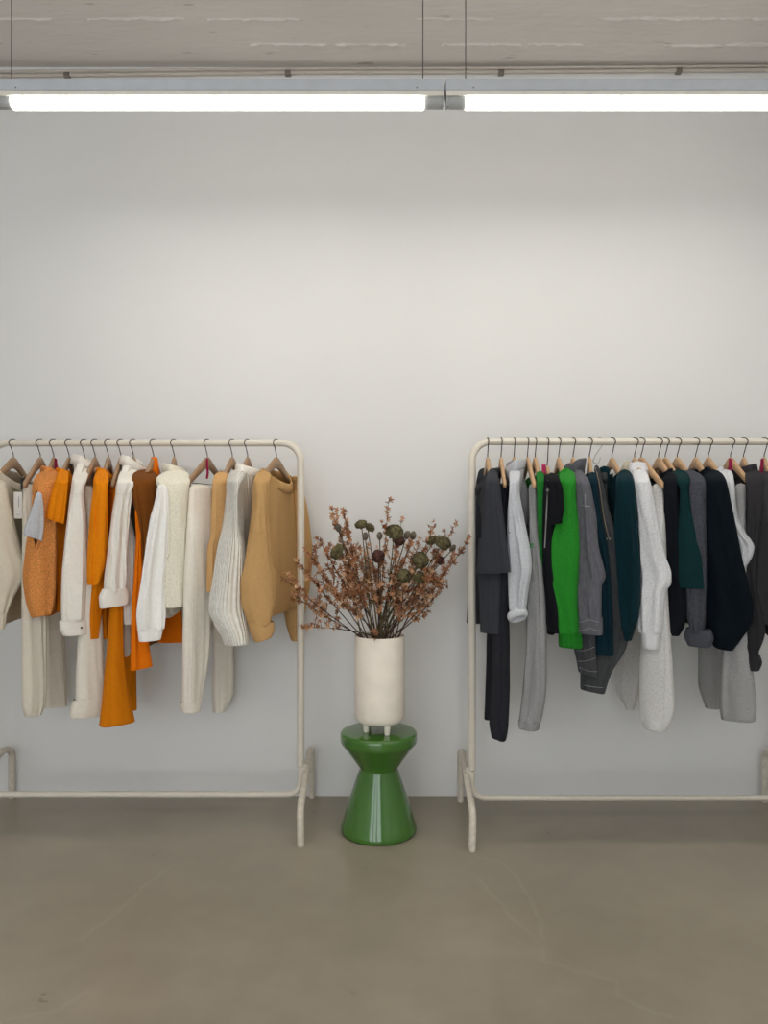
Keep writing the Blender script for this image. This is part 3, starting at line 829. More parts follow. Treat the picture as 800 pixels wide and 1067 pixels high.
def strip(bm, pts, w, th=.0012, wdir=None):
    """a thin ribbon along points facing the viewer"""
    pts = [Vector(p) for p in pts]; L = []
    for i, p in enumerate(pts):
        t = (pts[min(i+1, len(pts)-1)]-pts[max(0, i-1)]).normalized(); s = wdir or t.cross(Vector((0, 1, 0))).normalized()
        L.append((bm.verts.new(p-s*w), bm.verts.new(p+s*w)))
    for A, B in zip(L, L[1:]): bm.faces.new((A[0], A[1], B[1], B[0]))
    bmesh.ops.solidify(bm, geom=bm.faces[:], thickness=th)

WHT = (226, 222, 212); CRM = (214, 206, 190); ORG = (232, 136, 14); ORG2 = (214, 124, 10)
# ---- left rack, from the far left to the post
def tag_card(pts, w, hgt, colr, nm='swing_tag'):
    def f(h, r, M, M2):
        p = P(*pts); bm = bmesh.new()
        add_box(bm, p+Vector((-w/2, -.001, -hgt/2)), p+Vector((w/2, .001, hgt/2)), .0006); c = build(nm, bm, mat_plain('card_%d_%d' % (colr[0], colr[2]), rgb(*colr), .7), r, False)
        bm = bmesh.new(); add_tube(bm, [p+Vector((0, 0, hgt/2-.004)), p+Vector((.002, .012, hgt/2+.03)), p+Vector((.004, .035, hgt/2+.062))], .0008, 5)
        build('tag_string', bm, mat_plain('tag_cord', rgb(200, 190, 170), .8), c)
    return f
def f_l1(h, r, M, M2):
    tag_card((18.8, 526.5, 2.875), .031, .10, (224, 219, 213))(h, r, M, M2)
    bm = bmesh.new(); p = P(19.6, 523, 2.8735)
    add_box(bm, p+Vector((-.0008, -.0003, -.02)), p+Vector((.0008, .0003, .02)))
    add_box(bm, p+Vector((-.009, -.0003, -.048)), p+Vector((.006, .0003, -.0465)))
    build('tag_print', bm, mat_plain('grey_ink', rgb(120, 116, 112), .8), r, False)
garment(-1, 14, -10, 'sweatshirt', 'cream beige crew neck sweatshirt with white swing tag at the far left', 'sweatshirt', 'cotton', (224, 215, 196), 'cream beige sweatshirt',
    yneck=491, yhem=645, T=.024, near=[(500,-16,2),(540,-20,9),(575,-18,17),(596,-14,23),(622,-10,12),(640,-9,6)], cuff=[(639,-8,6.5),(655,-7,5)], nd=.22, extra=f_l1, bodykw=dict(dip=.05, Wn=.19, Wf=.20))
trousers(-1, 42, 25, 'trousers', 'pale cream trousers clipped on a hanger behind the orange boucle vest', 'trousers', 'cotton', (222, 214, 198), 'pale cream trousers',
    seams=[[(31, 512), (33, 600), (34, 700), (34, 742)]], near=[(506,26,37),(540,25,40),(600,25,44),(650,25.5,46),(712,25.5,46),(733,25.5,45),(745,27,42)], far=[(506,40,55),(620,46,64),(700,46,67),(736,47,68)])
def f_vest(h, r, M, M2):   # ribbed band round the armhole
    bm = bmesh.new(); pts = []
    for k in range(25):
        a = 2*PI*k/24; pts.append(surf(h, 38+4.6*math.cos(a)+.8*math.sin(a), 541-31*math.sin(a), .003))
    add_tube(bm, pts, .0055, 8, cap=False); build('armhole_band', bm, M, r)
    bm = bmesh.new(); pts = [surf(h, 38+4.6*math.cos(a)+.8*math.sin(a), 541-30.5*math.sin(a), .0015) for a in [2*PI*k/24 for k in range(24)]]
    cv = bm.verts.new(surf(h, 38, 541, .002)); vv = [bm.verts.new(p) for p in pts]
    for k in range(24): bm.faces.new((cv, vv[k], vv[(k+1) % 24]))
    bmesh.ops.solidify(bm, geom=bm.faces[:], thickness=.001); build('armhole_shade', bm, fabric('cotton', (.36, .26, .2)), r)  # dark disc on the closed panel, shade of the armhole opening put into colour
garment(-1, 56, 46, 'knit_vest', 'sleeveless orange boucle knit vest with a grey tee showing in its armhole', 'vest', 'boucle', (216, 142, 78), 'orange boucle knit vest',
    yneck=487, yhem=636, T=.028, near=[(487,46,60),(496,40,61),(508,36,60),(530,35,58),(575,29,57),(600,27,56.5),(625,29.5,56),(640,33,54)], sname='side_panel', col_kind='crew', nd=.228, n0=.06, sth=.04, psi=35, extra=f_vest, ribbon=True, tilt=-2, bodykw=dict(Wn=.17, dip=.02))
garment(-1, 56, 45, 't_shirt', 'light grey t-shirt layered inside the orange boucle vest, one sleeve out', 't-shirt', 'marl', (192, 193, 198), '', yneck=492, yhem=600, T=.014,
    near=[(514,38,43),(528,34.5,44),(545,30,43.5),(560,26.5,41.5)], nd=.300, n0=.285, sth=.012, no_hanger=True, tilt=4, amp=.004, bodykw=dict(Wn=.15, Wf=.15, Sn=.19, amp=.004), col_kind=None)
garment(-1, 72, 60, 't_shirt', 'bright orange short-sleeved t-shirt beside the boucle vest', 't-shirt', 'cotton', ORG, 'bright orange short-sleeved tee',
    yneck=489, yhem=631, T=.022, seams=[[(50.5, 539), (56, 541), (64, 540.5)]], near=[(488,62,70),(501,58,70),(513,55,69),(530,51.5,67),(543,49.5,65)], nd=.242, n0=.08, sth=.02, tilt=3, bodykw=dict(Wn=.17))
def btns(pts):
    def f(h, r, M, M2):
        for x, y, dd in pts:
            p = surf(h, x, y, 0); bm = bmesh.new(); add_tube(bm, [p, p+Vector((0, -.003, 0))], .0042, 10); build('button', bm, mat_plain('dark_button', rgb(90, 84, 78), .4), r)
    return f
garment(-1, 88, 80, 'shirt', 'off-white shirt with pointed collar and long cuffed sleeve right of the orange tee', 'shirt', 'cotton', (240, 235, 226), 'off-white shirt with straight cuff',
    yneck=485, yhem=618, T=.02, seams=[[(73.5, 514), (80, 515.5), (87, 514)], [(65.5, 647), (76, 648.5), (88, 647)]], near=[(484,82,93),(492,78.5,91),(514,74,87),(540,71.5,88.5),(592,67.5,90),(632,66,88),(646,66.5,87)], cuff=[(645,65,88.5),(653,65.5,89),(661,68,88.5)], col_kind='shirt', nd=.24, n0=.06, amp=.012,
    extra=btns([(85, 654, .285)]), bodykw=dict(Wn=.18, nw=.09))
trousers(-1, 99, 86, 'trousers', 'ivory trousers with a rolled cuff between the white shirts', 'trousers', 'cotton', (232, 226, 213), 'ivory trousers with a rolled cuff',
    near=[(508,87,96),(560,88,98),(620,86,103),(664,84,105),(700,82.5,106),(729,82,107)], far=[(510,95,106),(720,97,108.5)], ncuff=[(727,80,108),(737,78,107.5),(746,77,106)], cuffpuff=.03, tilt=1)
def f_l7(h, r, M, M2):
    build('sleeve', sil_tube([(560,97,110),(600,97,109),(622,95,107),(645,93,104),(665,92,102)], -1, lambda y: h.d-.205, .016, 40, .006, 4.4), fabric('cotton', (.84, .48, .03)), r)
garment(-1, 113, 105, 'sweatshirt', 'orange wide-sleeved top hanging right of the ivory trousers', 'top', 'cotton', ORG, 'orange wide-sleeved top',
    yneck=489, yhem=659, T=.022, near=[(490,102,111),(500,99,112),(510,98,111.5),(540,95,111),(585,92,109),(598,91.3,106),(609,91,102.5)], nd=.245, n0=.08, sth=.024, extra=f_l7, amp=.009, bodykw=dict(Wn=.17))
trousers(-1, 126, 117, 'trousers', 'amber orange wide-leg trousers, the longest piece on the left rack', 'trousers', 'cotton', ORG2, 'amber orange wide-leg trousers',
    seams=[[(121, 512), (122, 600), (127, 690), (128, 750)]], near=[(506,116,124),(560,115,126),(631,114,128),(672,112.5,128.5),(720,110,132),(754,107.5,137)], far=[(506,124,136),(640,128,141),(700,130,142),(739,134,142.5)], nd=.215, sth=.03)
def f_l9(h, r, M, M2):
    # back fold of the same sleeve, crossing behind the elbow, and the shirt tail
    build('sleeve', sil_tube([(540,126,135),(558,126,139),(574,127,142),(592,128,141),(620,127,139),(650,128,138)], -1, lambda y: h.d-.19, .016, 40, .006, 9.4), M, r)
garment(-1, 139, 127, 'shirt', 'ecru overshirt with pointed collar and rolled sleeve cuff beside the rust vest', 'shirt', 'cotton', (242, 237, 228), 'ecru overshirt with rolled cuff',
    yneck=485, yhem=672, T=.022, seams=[[(121, 514), (128, 515.5), (135, 514)]], near=[(486,128,147),(505,123,141),(514,121,136),(547,116,132),(574,113.5,130),(607,110.5,129),(617,110.5,128.5)], cuff=[(613,109,130),(622,106.5,132),(631,107,131.5)], col_kind='shirt', nd=.245, n0=.06, amp=.014, extra=f_l9, tilt=-1.5, bodykw=dict(Wn=.165, nw=.095, hemslope=.1))
# rust vest over an orange long top
garment(-1, 160, 147, 'knit_vest', 'dark rust knit vest with an orange long top showing under it', 'vest', 'knit', (122, 70, 22), 'dark rust knit vest',
    yneck=489, yhem=667, T=.026, near=[(490,143,161),(500,139.5,162),(513,139.5,161),(535,143,160),(560,145,158),(600,147,156),(640,149,158)], sname='side_panel', col_kind=None, nd=.215, n0=.06, sth=.022, bodykw=dict(Wn=.15, Wf=.19, dip=.02))
def f_l10(h, r, M, M2):
    bm = bmesh.new(); uv = bm.loops.layers.uv.new('UVMap'); R = []
    for i in range(9):
        t = i/8; z = lerp(zat(477, h.d), zat(503, h.d), t); ring = []
        for k in range(28):
            a = 2*PI*k/28; w = lerp(.018, .048, t**.8); v = lerp(.012, .026, t)
            g = 1+.25*noise.noise(Vector((math.cos(a)*2.5, math.sin(a)*2.5, t*4+3)))
            ring.append(bm.verts.new(h.p(math.cos(a)*w*g, math.sin(a)*v*g+.002, z+.008*noise.noise(Vector((math.cos(a)*3, math.sin(a)*3, t*5))))))
        R.append(ring)
    weave(bm, R, uv, .3); bm.faces.new(R[0][::-1]); build('hood', bm, M, r)
    build('back_panel', sil_tube([(590,170,186),(634,167.5,188),(669,166,190)], -1, lambda y: h.d-.02, .016, 25, .005, 8.8, tilt=1), M, r, sharp=48)
garment(-1, 160, 147, 'long_top', 'bright orange long top with bunched hood layered under the rust vest', 'top', 'cotton', (236, 120, 10), '', yneck=493, yhem=668, T=.012,
    near=[(530,141,147),(560,141.5,147.5),(600,140,149),(640,138,150),(670,138,153),(696,138,156.5)], nd=.232, n0=.20, sth=.014, no_hanger=True, col_kind=None, sname='side_panel', extra=f_l10, tilt=-1, bodykw=dict(Wn=.13, Wf=.2, amp=.004, Sf=.19))
def f_l11(h, r, M, M2):
    tag_card((162, 517, h.d-.10), .016, .05, (214, 208, 200))(h, r, M, M2)
    bm = bmesh.new(); pts = []
    for k in range(21):
        t = k/20; pts.append(surf(h, *[hermite([(0, 166, 507), (.15, 169, 511), (.3, 174, 527), (.6, 176.5, 556), (.85, 175, 578), (1, 170, 587)], t)[i] for i in (0, 1)]))
    add_tube(bm, pts, .004, 8); build('armhole_band', bm, M, r)
garment(-1, 181.5, 176, 'knit_vest', 'fluffy cream high-neck knit vest over a white sweatshirt sleeve', 'vest', 'mohair', (236, 231, 212), 'fluffy cream high-neck vest',
    yneck=492, yhem=634, T=.028, near=[(488,175,194),(500,166,195),(515,168,194),(540,170,193),(590,168,193),(615,167.5,192.5),(632,169,191)], sname='side_panel', col_kind='high', cuffkind='mohair', nd=.225, n0=.05, sth=.035, extra=f_l11, bodykw=dict(Wn=.17, dip=.01))
garment(-1, 181.5, 172, 'sweatshirt', 'white sweatshirt layered under the fluffy cream vest, sleeve hanging free', 'sweatshirt', 'cotton', (252, 250, 246), '', yneck=496, yhem=638, T=.016,
    near=[(506,165,173),(520,163,174.5),(540,158.5,175),(570,153.5,173.5),(609,148.5,169.5),(640,145,170),(656,146,168.5)], cuff=[(654,146,168),(667,146.8,165.5)], nd=.285, n0=.27, sth=.02, no_hanger=True, col_kind=None, amp=.015, bodykw=dict(Wn=.16, Sn=.18, amp=.004))
trousers(-1, 216, 193, 'trousers', 'off-white trousers with pink ribbon on their hanger, left of the tan top', 'trousers', 'cotton', (236, 229, 216), 'off-white trousers, pink ribbon on it',
    seams=[[(203, 512), (202, 600), (200, 700), (199, 729)]], near=[(506,199,217),(560,197,219),(600,195,219.5),(640,194,218),(680,193,216),(710,192,212),(734,191,208)], far=[(520,214,232),(630,220,240),(680,223,242),(722,222,242),(741,222,234)], ncuff=[(731,189.5,208.5),(741,190.5,207.5)], ribbon=True, nd=.2, fd=.15, psi=50)
garment(-1, 242, 229, 'top', 'narrow tan sleeveless top squeezed behind the white ribbed sweater', 'top', 'cotton', (208, 164, 110), 'narrow tan sleeveless top',
    yneck=490, yhem=612, T=.016, near=[(493,225,237),(505,222,236.5),(540,220.5,235),(558,220,233),(568,217.5,231),(590,216.5,230),(616,216,228)], sname='side_panel', nd=.222, n0=.12, sth=.016, col_kind=None, bodykw=dict(Wn=.17, Wf=.17))
garment(-1, 258, 247, 'sweater', 'chunky white ribbed turtleneck sweater left of the camel sweatshirt', 'sweater', 'rib', (246, 243, 235), 'chunky white ribbed sweater',
    yneck=494, yhem=640, T=.03, near=[(490,241,258),(500,237,252),(520,235,248),(548,232,249),(572,228,253.5),(607,223,254),(634,220,255),(650,226,257),(660,231,258)], cuff=[(657,231,258),(671,235,258.5)], col_kind='high', cuffkind='rib', nd=.235, n0=.06, sth=.035, amp=.005, bodykw=dict(dip=.012, nw=.11))
garment(-1, 288, 267, 'sweatshirt', 'camel tan crew neck sweatshirt nearest the post of the left rack', 'sweatshirt', 'cotton', (198, 158, 106), 'camel tan crew neck sweatshirt',
    yneck=490, yhem=637, T=.036, seams=[[(273, 495), (276, 520), (278, 545), (277.5, 551)], [(260.5, 553), (269, 556), (277.5, 551)]], near=[(492,268,282),(505,264,279),(530,262,279),(555,259.5,280),(586,255.5,283),(607,252,287),(626,253,287),(640,257.5,284.5),(652,261,281)], cuff=[(648,260,284),(656,261,285),(665,265,283)], nd=.225, n0=.08, sth=.035, amp=.012, psi=32, tilt=-3,
    far=[(497,303,312),(520,304,318),(545,305,322),(575,306,325),(605,303,323),(630,296,319),(648,298,315),(667,303,313)], bodykw=dict(dip=.05, nw=.125, nT=.035, Wn=.19, Wf=.2, amp=.024))

# ---- right rack, from the post to the right edge
CHR = (58, 60, 66)
def f_r1(h, r, M, M2):
    build('sleeve', sil_tube([(560,500,520),(590,499,522),(620,500,521),(659,501,520)], 1, lambda y: h.d-.19, .022, 40, .006, 5.4), M, r)
    build('back_panel', sil_tube([(489,499,509),(505,496,508),(530,495.5,507),(560,493,505),(600,489,503),(649,486.5,502)], 1, lambda y: h.d+.12, .014, 20, .004, 2.4), M, r)
garment(1, 508, 513, 't_shirt', 'faded charcoal oversized t-shirt nearest the post of the right rack', 't-shirt', 'cotton', CHR, 'faded charcoal oversized tee',
    yneck=489, yhem=646, T=.024, seams=[[(506.5, 535), (514, 533), (522, 530)], [(498, 593.5), (513, 595.5), (528.5, 592)]], near=[(488,508,517),(505,506,520),(531,505,523),(562,502,526),(597,497,529.5)], nd=.235, n0=.09, sth=.024, amp=.006, tilt=-2, extra=f_r1, bodykw=dict(Wn=.17, dip=.06, nT=.03))
trousers(1, 522, 526, 'jeans', 'black washed jeans with frayed hems hanging longest by the right post', 'jeans', 'denim', (42, 43, 49), 'black washed jeans',
    seams=[[(523, 512), (523, 600), (522, 680), (520, 762)]], near=[(505,518,527),(560,517,530),(620,515,529.5),(667,514,530),(710,513,530),(755,510.5,528.5),(769,512.5,526.5)], far=[(520,508,520),(660,507,520),(749,505,518)], nd=.2, psi=35, tilt=2)
def f_r3(h, r, M, M2):
    c = P(539, 641, h.d-.25); ax = Vector((.22, -.62, -.75)).normalized(); ux = ax.cross(Vector((0, 1, .3))).normalized(); uy = ax.cross(ux)
    bm = bmesh.new(); n = 40; m = 16; R = []
    for k in range(n):
        a = 2*PI*k/n; w = 1+.08*noise.noise(Vector((math.cos(a)*2, math.sin(a)*2, 3)))
        o_ = c+ux*(.0265*math.cos(a))+uy*(.021*math.sin(a)); e_ = (ux*math.cos(a)+uy*math.sin(a)).normalized()
        R.append([bm.verts.new(o_+e_*(.0115*w*math.cos(2*PI*j/m))+ax*(.0165*w*math.sin(2*PI*j/m))) for j in range(m)])
    for k in range(n):
        for j in range(m): bm.faces.new((R[k][j], R[(k+1) % n][j], R[(k+1) % n][(j+1) % m], R[k][(j+1) % m]))
    build('rolled_cuff', bm, M, r)
    bm = sil_tube([(481,529,540),(492,527,543),(515,527,550),(535,532,552),(548,538,550)], 1, lambda y: h.d-.06, .026, 30, .008, 7.7); build('hood', bm, fabric('marl', (.56, .56, .57)), r)
    p = surf(h, 531, 555, .002); bm = bmesh.new(); bmesh.ops.create_icosphere(bm, subdivisions=2, radius=.004, matrix=Matrix.Translation(p)); build('snap_button', bm, M_silver, r)
garment(1, 535.5, 538, 'hoodie', 'light grey marl hoodie with rolled cuff beside the black jeans', 'hoodie', 'marl', (198, 201, 207), 'light grey marl hoodie with rolled cuff',
    yneck=488, yhem=610, T=.02, seams=[[(531, 539), (537, 540), (544, 537)]], near=[(487,531,542),(500,531,541),(537,530,544.5),(570,530,550.5),(591,530,552.5),(610,530.5,549.5),(636,531,547)], nd=.24, n0=.07, amp=.01, col_kind='stand', tilt=2, extra=f_r3, bodykw=dict(Wn=.17))
def f_r4(h, r, M):
    bm = bmesh.new(); p = surf(h, 553.6, 568.5, .003)
    add_box(bm, p+Vector((-.008, -.001, -.008)), p+Vector((-.001, .001, .008)), .0005); add_box(bm, p+Vector((.001, -.001, -.008)), p+Vector((.008, .001, -.002)), .0005); add_box(bm, p+Vector((.001, -.001, .001)), p+Vector((.008, .001, .008)), .0005)
    build('logo', bm, mat_plain('green_print', rgb(40, 140, 50), .7), r, False, 'small green printed logo')
trousers(1, 549.5, 557, 'sweatpants', 'mid grey marl sweatpants with elastic hem between the hoodie and green sweater', 'sweatpants', 'marl', (150, 150, 151), 'mid grey marl sweatpants',
    seams=[[(555, 525), (558, 600), (558, 670), (553, 715), (550, 750)]], near=[(505,551,559),(555,552,562.5),(600,550,566),(667,549,568),(700,547,568),(718,545.5,567.5),(740,543,564.5),(752,541,561.5)], far=[(520,545,555),(640,549,560),(735,546,556)], ncuff=[(751,541,561.5),(759,541.5,560.5)], nd=.205, extra=f_r4)
garment(1, 557.5, 564, 'top', 'emerald green thin-strap top behind the black zip vest', 'top', 'knit', (30, 112, 42), 'emerald green thin-strap top',
    yneck=492, yhem=600, T=.014, near=[(492,559,566),(515,560,567),(545,560.5,566.5),(600,561,567)], sname='side_panel', nd=.21, n0=.1, sth=.012, col_kind=None, bodykw=dict(Wn=.16, Wf=.16, dip=.03))
def f_r6(h, r, M, M2):
    build('front_panel', keep(h, sil_tube([(496,566,579),(520,565.5,579),(560,565,576),(600,565,580),(640,567,584),(659,571.5,585)], 1, near_depth(h.d, .09, .222), .018, 40, .006, 3.1)), M, r)
    bm = bmesh.new(); strip(bm, [surf(h, 571, 500, .003)]+[surf(h, 570.5-k*.3, 511+6*k, .003) for k in range(11)], .0022, .002); build('zipper', bm, M_silver, r)
    bm = bmesh.new(); c = surf(h, 570.4, 511, .005); add_tube(bm, [c+Vector((.004*math.cos(a), 0, .004*math.sin(a))) for a in [2*PI*k/12 for k in range(13)]], .0012, 6, cap=False); build('zip_pull', bm, M_silver, r)
    bm = bmesh.new(); p = P(566.5, 490, h.d-.10); add_box(bm, p+Vector((-.008, -.001, -.022)), p+Vector((.008, .001, .022)), .0008); build('fabric_tag', bm, M_pink, r)
garment(1, 570, 576, 'jacket', 'black cap-sleeve zip jacket beside the bright green sweater', 'jacket', 'cotton', (22, 23, 28), 'black cap-sleeve zip jacket',
    yneck=497, yhem=655, T=.018, ytop=486, near=[(494,569,580),(510,569,585),(530,569,586),(547,571.5,584.5)], nd=.24, n0=.1, sth=.02, tilt=-2, col_kind=None, extra=f_r6, bodykw=dict(Wn=.16))
garment(1, 582, 590, 'sweater', 'bright green soft knit sweater with ribbed cuff', 'sweater', 'knit', (38, 132, 40), 'bright green knit sweater',
    yneck=489, yhem=650, T=.024, near=[(488,585,597),(498,584,598.5),(520,584,600),(546,580,601),(570,575,601.3),(588,574,600.5),(605,576.5,600),(630,581,600.5),(660,584,602)], cuff=[(659,583,604),(674,583.5,605)], cuffkind='rib', nd=.24, n0=.08, sth=.03, amp=.012, bodykw=dict(Wn=.17, dip=.045))
def stitch(bm, y, xl, xr, d, n=9, w=.0016, s=1):
    for k in range(n):
        a = lerp(xl, xr, (k+.15)/n); b = lerp(xl, xr, (k+.75)/n)
        m = abs((k+.5)/n-.45)
        add_tube(bm, [P(a, y, d), P(b, y, d)], w*.7, 5)
def f_r8(h, r, M, M2):
    M3 = fabric('denim', (.28, .285, .30))
    build('sleeve', keep(h, sil_tube([(590,601,618),(640,600,619),(672,599,619.5),(690,602,621),(702,604,622.5)], 1, lambda y: h.d-.205, .024, 35, .007, 6.3, tilt=2)), M3, r, sharp=48)
    for y0_ in (676, 687, 697.5):
        bm = bmesh.new()
        for k in range(9):
            t0, t1 = (k+.1)/9, (k+.8)/9
            f = lambda t: surf(h, lerp(600.5+(y0_-676)*.13, 619.5+(y0_-676)*.13, t), y0_+(4.5 if y0_ > 690 else -4)*(t-.5)+1.5*math.sin(t*PI))
            add_tube(bm, [f(t0), f((t0+t1)/2), f(t1)], .0012, 5)
        build('stitching', bm, mat_plain('pale_thread', rgb(150, 150, 150), .8), r)
    bm = bmesh.new()
    for y, dx in ((647, 0), (656, .6)): add_tube(bm, [surf(h, lerp(601, 624, k/14)+dx*.3, y+1.2*math.sin(k*.6)) for k in range(15)], .0011, 5)
    build('stitching', bm, mat_plain('pale_thread', rgb(150, 150, 150), .8), r)
    btns([(621, 652, .262)])(h, r, M, M2)
    bm = bmesh.new(); add_tube(bm, [surf(h, 606, 526), surf(h, 610, 527.5), surf(h, 614.5, 527.5)], .0013, 6)
    add_tube(bm, [surf(h, 609.5, 515), surf(h, 609.7, 521), surf(h, 609.8, 527)], .0010, 6); build('seam', bm, mat_plain('pale_thread', rgb(150, 150, 150), .8), r)
garment(1, 597, 606, 'denim_jacket', 'washed grey denim jacket with standing collar right of the green sweater', 'jacket', 'denim', (98, 98, 105), 'washed grey denim jacket',
    yneck=487, yhem=650, T=.02, near=[(486,597,606),(502,599,613),(520,601.5,617),(540,602,620),(570,601,622),(590,600,626),(600,600,628),(610,600,624.5),(630,599.8,624),(645,600,624)], cuff=[(642,599.5,625),(660,601,625.5)], cuffkind='denim', col_kind='stand', nd=.245, n0=.07, amp=.011, sth=.026, extra=f_r8, bodykw=dict(Wn=.165))
garment(1, 614, 617, 'cardigan', 'slim dark teal knit cardigan right of the grey denim jacket', 'cardigan', 'knit', (8, 38, 48), 'slim dark teal cardigan',
    yneck=490, yhem=660, T=.014, near=[(493,613,620.5),(540,616,626),(570,618,631.5),(609,621,635),(650,619.5,636.5),(682,619,636.8)], sname='front_panel', nd=.225, n0=.13, sth=.018, col_kind=None, bodykw=dict(Wn=.17, Wf=.17))
# jeans on a bent silver S-hook
hh = Hang(1, 622, 629)
sh = empty('s_hook', (hh.x, hh.d, hh.bar), 'bent silver wire s-hook carrying the dark grey jeans', 'hook')
bm = bmesh.new(); pts = []
for k in range(13):
    a = math.radians(lerp(165, -25, k/12)); pts.append(Vector((hh.x+.010, hh.d, hh.bar))+Vector((.0172*math.cos(a), 0, .0172*math.sin(a))))
pts += [P(620.5, 474, hh.d), P(617.5, 480, hh.d)]
for k in range(9):
    a = math.radians(lerp(185, 350, k/8)); pts.append(P(621, 479.5, hh.d)+Vector((.0135*math.cos(a), 0, .0135*math.sin(a))))
pts.append(P(625.4, 476.5, hh.d))
add_tube(bm, pts, .0016, 8); build('wire', bm, M_silver, sh)
def f_r10(h, r, M):
    Mt = mat_plain('pale_thread', rgb(150, 150, 150), .8)
    bm = bmesh.new(); strip(bm, [surf(h, x_, y_, .004) for x_, y_ in ((620.5, 487), (623.5, 500), (625.5, 512), (627, 525), (628.6, 536), (630.5, 546), (634, 560.5))], .0022, .002)
    build('drawcord', bm, mat_plain('beige_cord', rgb(150, 142, 130), .8), r)
    for x in (631.5, 635):
        bm = bmesh.new(); bmesh.ops.create_icosphere(bm, subdivisions=2, radius=.0048, matrix=Matrix.Translation(surf(h, x, 561.5, .004))); build('cord_end', bm, M_silver, r)
    bm = bmesh.new(); add_tube(bm, [surf(h, lerp(608, 628, k/12), 714+2.4*math.sin(k/12*1.6)) for k in range(13)], .0011, 5); build('stitching', bm, Mt, r)
trousers(1, 622, 630, 'jeans', 'faded dark grey jeans on the silver s-hook with flared hem', 'jeans', 'denim', (66, 68, 70), '', near=[(486,619,624),(530,622,634),(580,622,646),(640,618,653),(668,612,650),(700,606.5,634),(720,606,628)], far=[(500,622,630),(600,628,644),(690,612,634)],
    yw=492, hook='s', sth=.016, psi=30, nd=.195, half=.11, tilt=1.5, fd=.05, extra=f_r10)
def f_r11(h, r, M, M2):
    tag_card((640.7, 513, h.d-.02), .018, .085, (176, 164, 140))(h, r, M, M2)
    bm = bmesh.new(); p = P(641.5, 495, h.d+.02); add_box(bm, p+Vector((-.011, -.001, -.009)), p+Vector((.011, .001, .009)), .0006); build('neck_label', bm, mat_plain('white_label', rgb(220, 216, 208), .7), r)
    build('front_panel', sil_tube([(487,625,634),(520,624.5,633),(580,628,640),(640,632,646),(664,634,646)], 1, lambda y: h.d-lerp(.03, .12, sstep(488, 560, y)), .014, 50, .006, 2.2), M, r)
garment(1, 637.5, 652, 'cardigan', 'petrol blue mohair cardigan with beige swing tag at its neck', 'cardigan', 'mohair', (5, 40, 48), 'petrol blue mohair cardigan',
    yneck=490, yhem=655, T=.026, near=[(489,645,656),(500,643.5,658.5),(520,642.5,660.5),(540,642,662),(609,645.5,665.5),(640,647,664.5),(655,648,661.5),(667,650.5,658)], nd=.24, n0=.09, sth=.028, amp=.011, col_kind=None, extra=f_r11, bodykw=dict(Wn=.17, dip=.1, nw=.12, nT=.03))
def f_r12(h, r, M, M2):
    build('hood', sil_tube([(482,657,671),(492,656,674),(510,658,674),(526,661,672)], 1, lambda y: h.d-.07, .024, 35, .006, 4.1), M, r)
    build('collar_lining', sil_tube([(481,650,656),(492,647,657),(505,648,658)], 1, lambda y: h.d-.02, .012, 30, .003, 1.1), fabric('cotton', (.74, .71, .64)), r)
garment(1, 661, 672, 'hoodie', 'pale grey marl hoodie with ribbed cuff right of the petrol cardigan', 'hoodie', 'marl', (220, 221, 224), 'pale grey marl hoodie',
    yneck=489, yhem=620, T=.022, seams=[[(666.5, 559), (675, 556.5), (685, 555)]], near=[(487,660,672),(510,662,678),(530,664.5,682),(555,666,686),(580,666,691),(598,666,696),(606,666,696),(616,666,691),(640,666,689),(659,667,688)], cuff=[(656,669,688),(675,670.5,687)], col_kind=None, nd=.24, n0=.07, sth=.03, amp=.012, extra=f_r12, bodykw=dict(Wn=.17))
trousers(1, 668, 691, 'sweatpants', 'pale grey marl sweatpants hanging just right of the pale hoodie', 'sweatpants', 'marl', (212, 211, 209), 'pale grey marl sweatpants',
    seams=[[(687, 512), (690, 600), (693, 690), (691, 748)]], near=[(505,680,691),(550,680,694),(610,676,694.5),(660,671,696),(700,669,698),(735,668.6,699.5),(750,669.5,697),(757,671,694)], far=[(530,655,672),(600,650,668),(670,646,668),(700,643.5,667),(718,643,665),(738,652,661)], ncuff=[(752,671,694.5),(759,672,694)], nd=.205, sth=.032, psi=35, fd=.16)
garment(1, 686, 704, 'sweater', 'black fine knit sweater between the pale sweatpants and the dark green top', 'sweater', 'knit', (16, 20, 26), 'black fine knit sweater',
    yneck=489, yhem=640, T=.016, near=[(494,693,704),(540,693,706),(600,694,709),(630,695,713),(650,697,712),(662,699.5,708)], nd=.212, n0=.12, sth=.018, bodykw=dict(Wn=.17, Wf=.18))
garment(1, 693, 712, 'sweatshirt', 'deep bottle green wide-sleeved sweatshirt left of the charcoal fluffy cardigan', 'sweatshirt', 'cotton', (12, 46, 48), 'deep bottle green sweatshirt',
    yneck=490, yhem=645, T=.018, near=[(489,701,713),(500,704,717.5),(510,708,718.5),(525,708,720),(555,706,724),(585,703,728),(612,700,729.3)], nd=.232, n0=.1, sth=.024, amp=.006, bodykw=dict(Wn=.16))
garment(1, 705.5, 726, 'cardigan', 'fuzzy charcoal grey cardigan with a rolled cuff', 'cardigan', 'boucle', (72, 74, 82), 'fuzzy charcoal grey cardigan',
    yneck=488, yhem=640, T=.02, near=[(488,713,723),(497,713,730),(506,715,733),(540,718,734.3),(600,716.5,734.3),(640,717.5,734),(659,720,733)], cuff=[(655,717,738),(664,716,740),(673,718.5,738)], nd=.237, n0=.09, sth=.026, amp=.01, col_kind=None, bodykw=dict(Wn=.16))
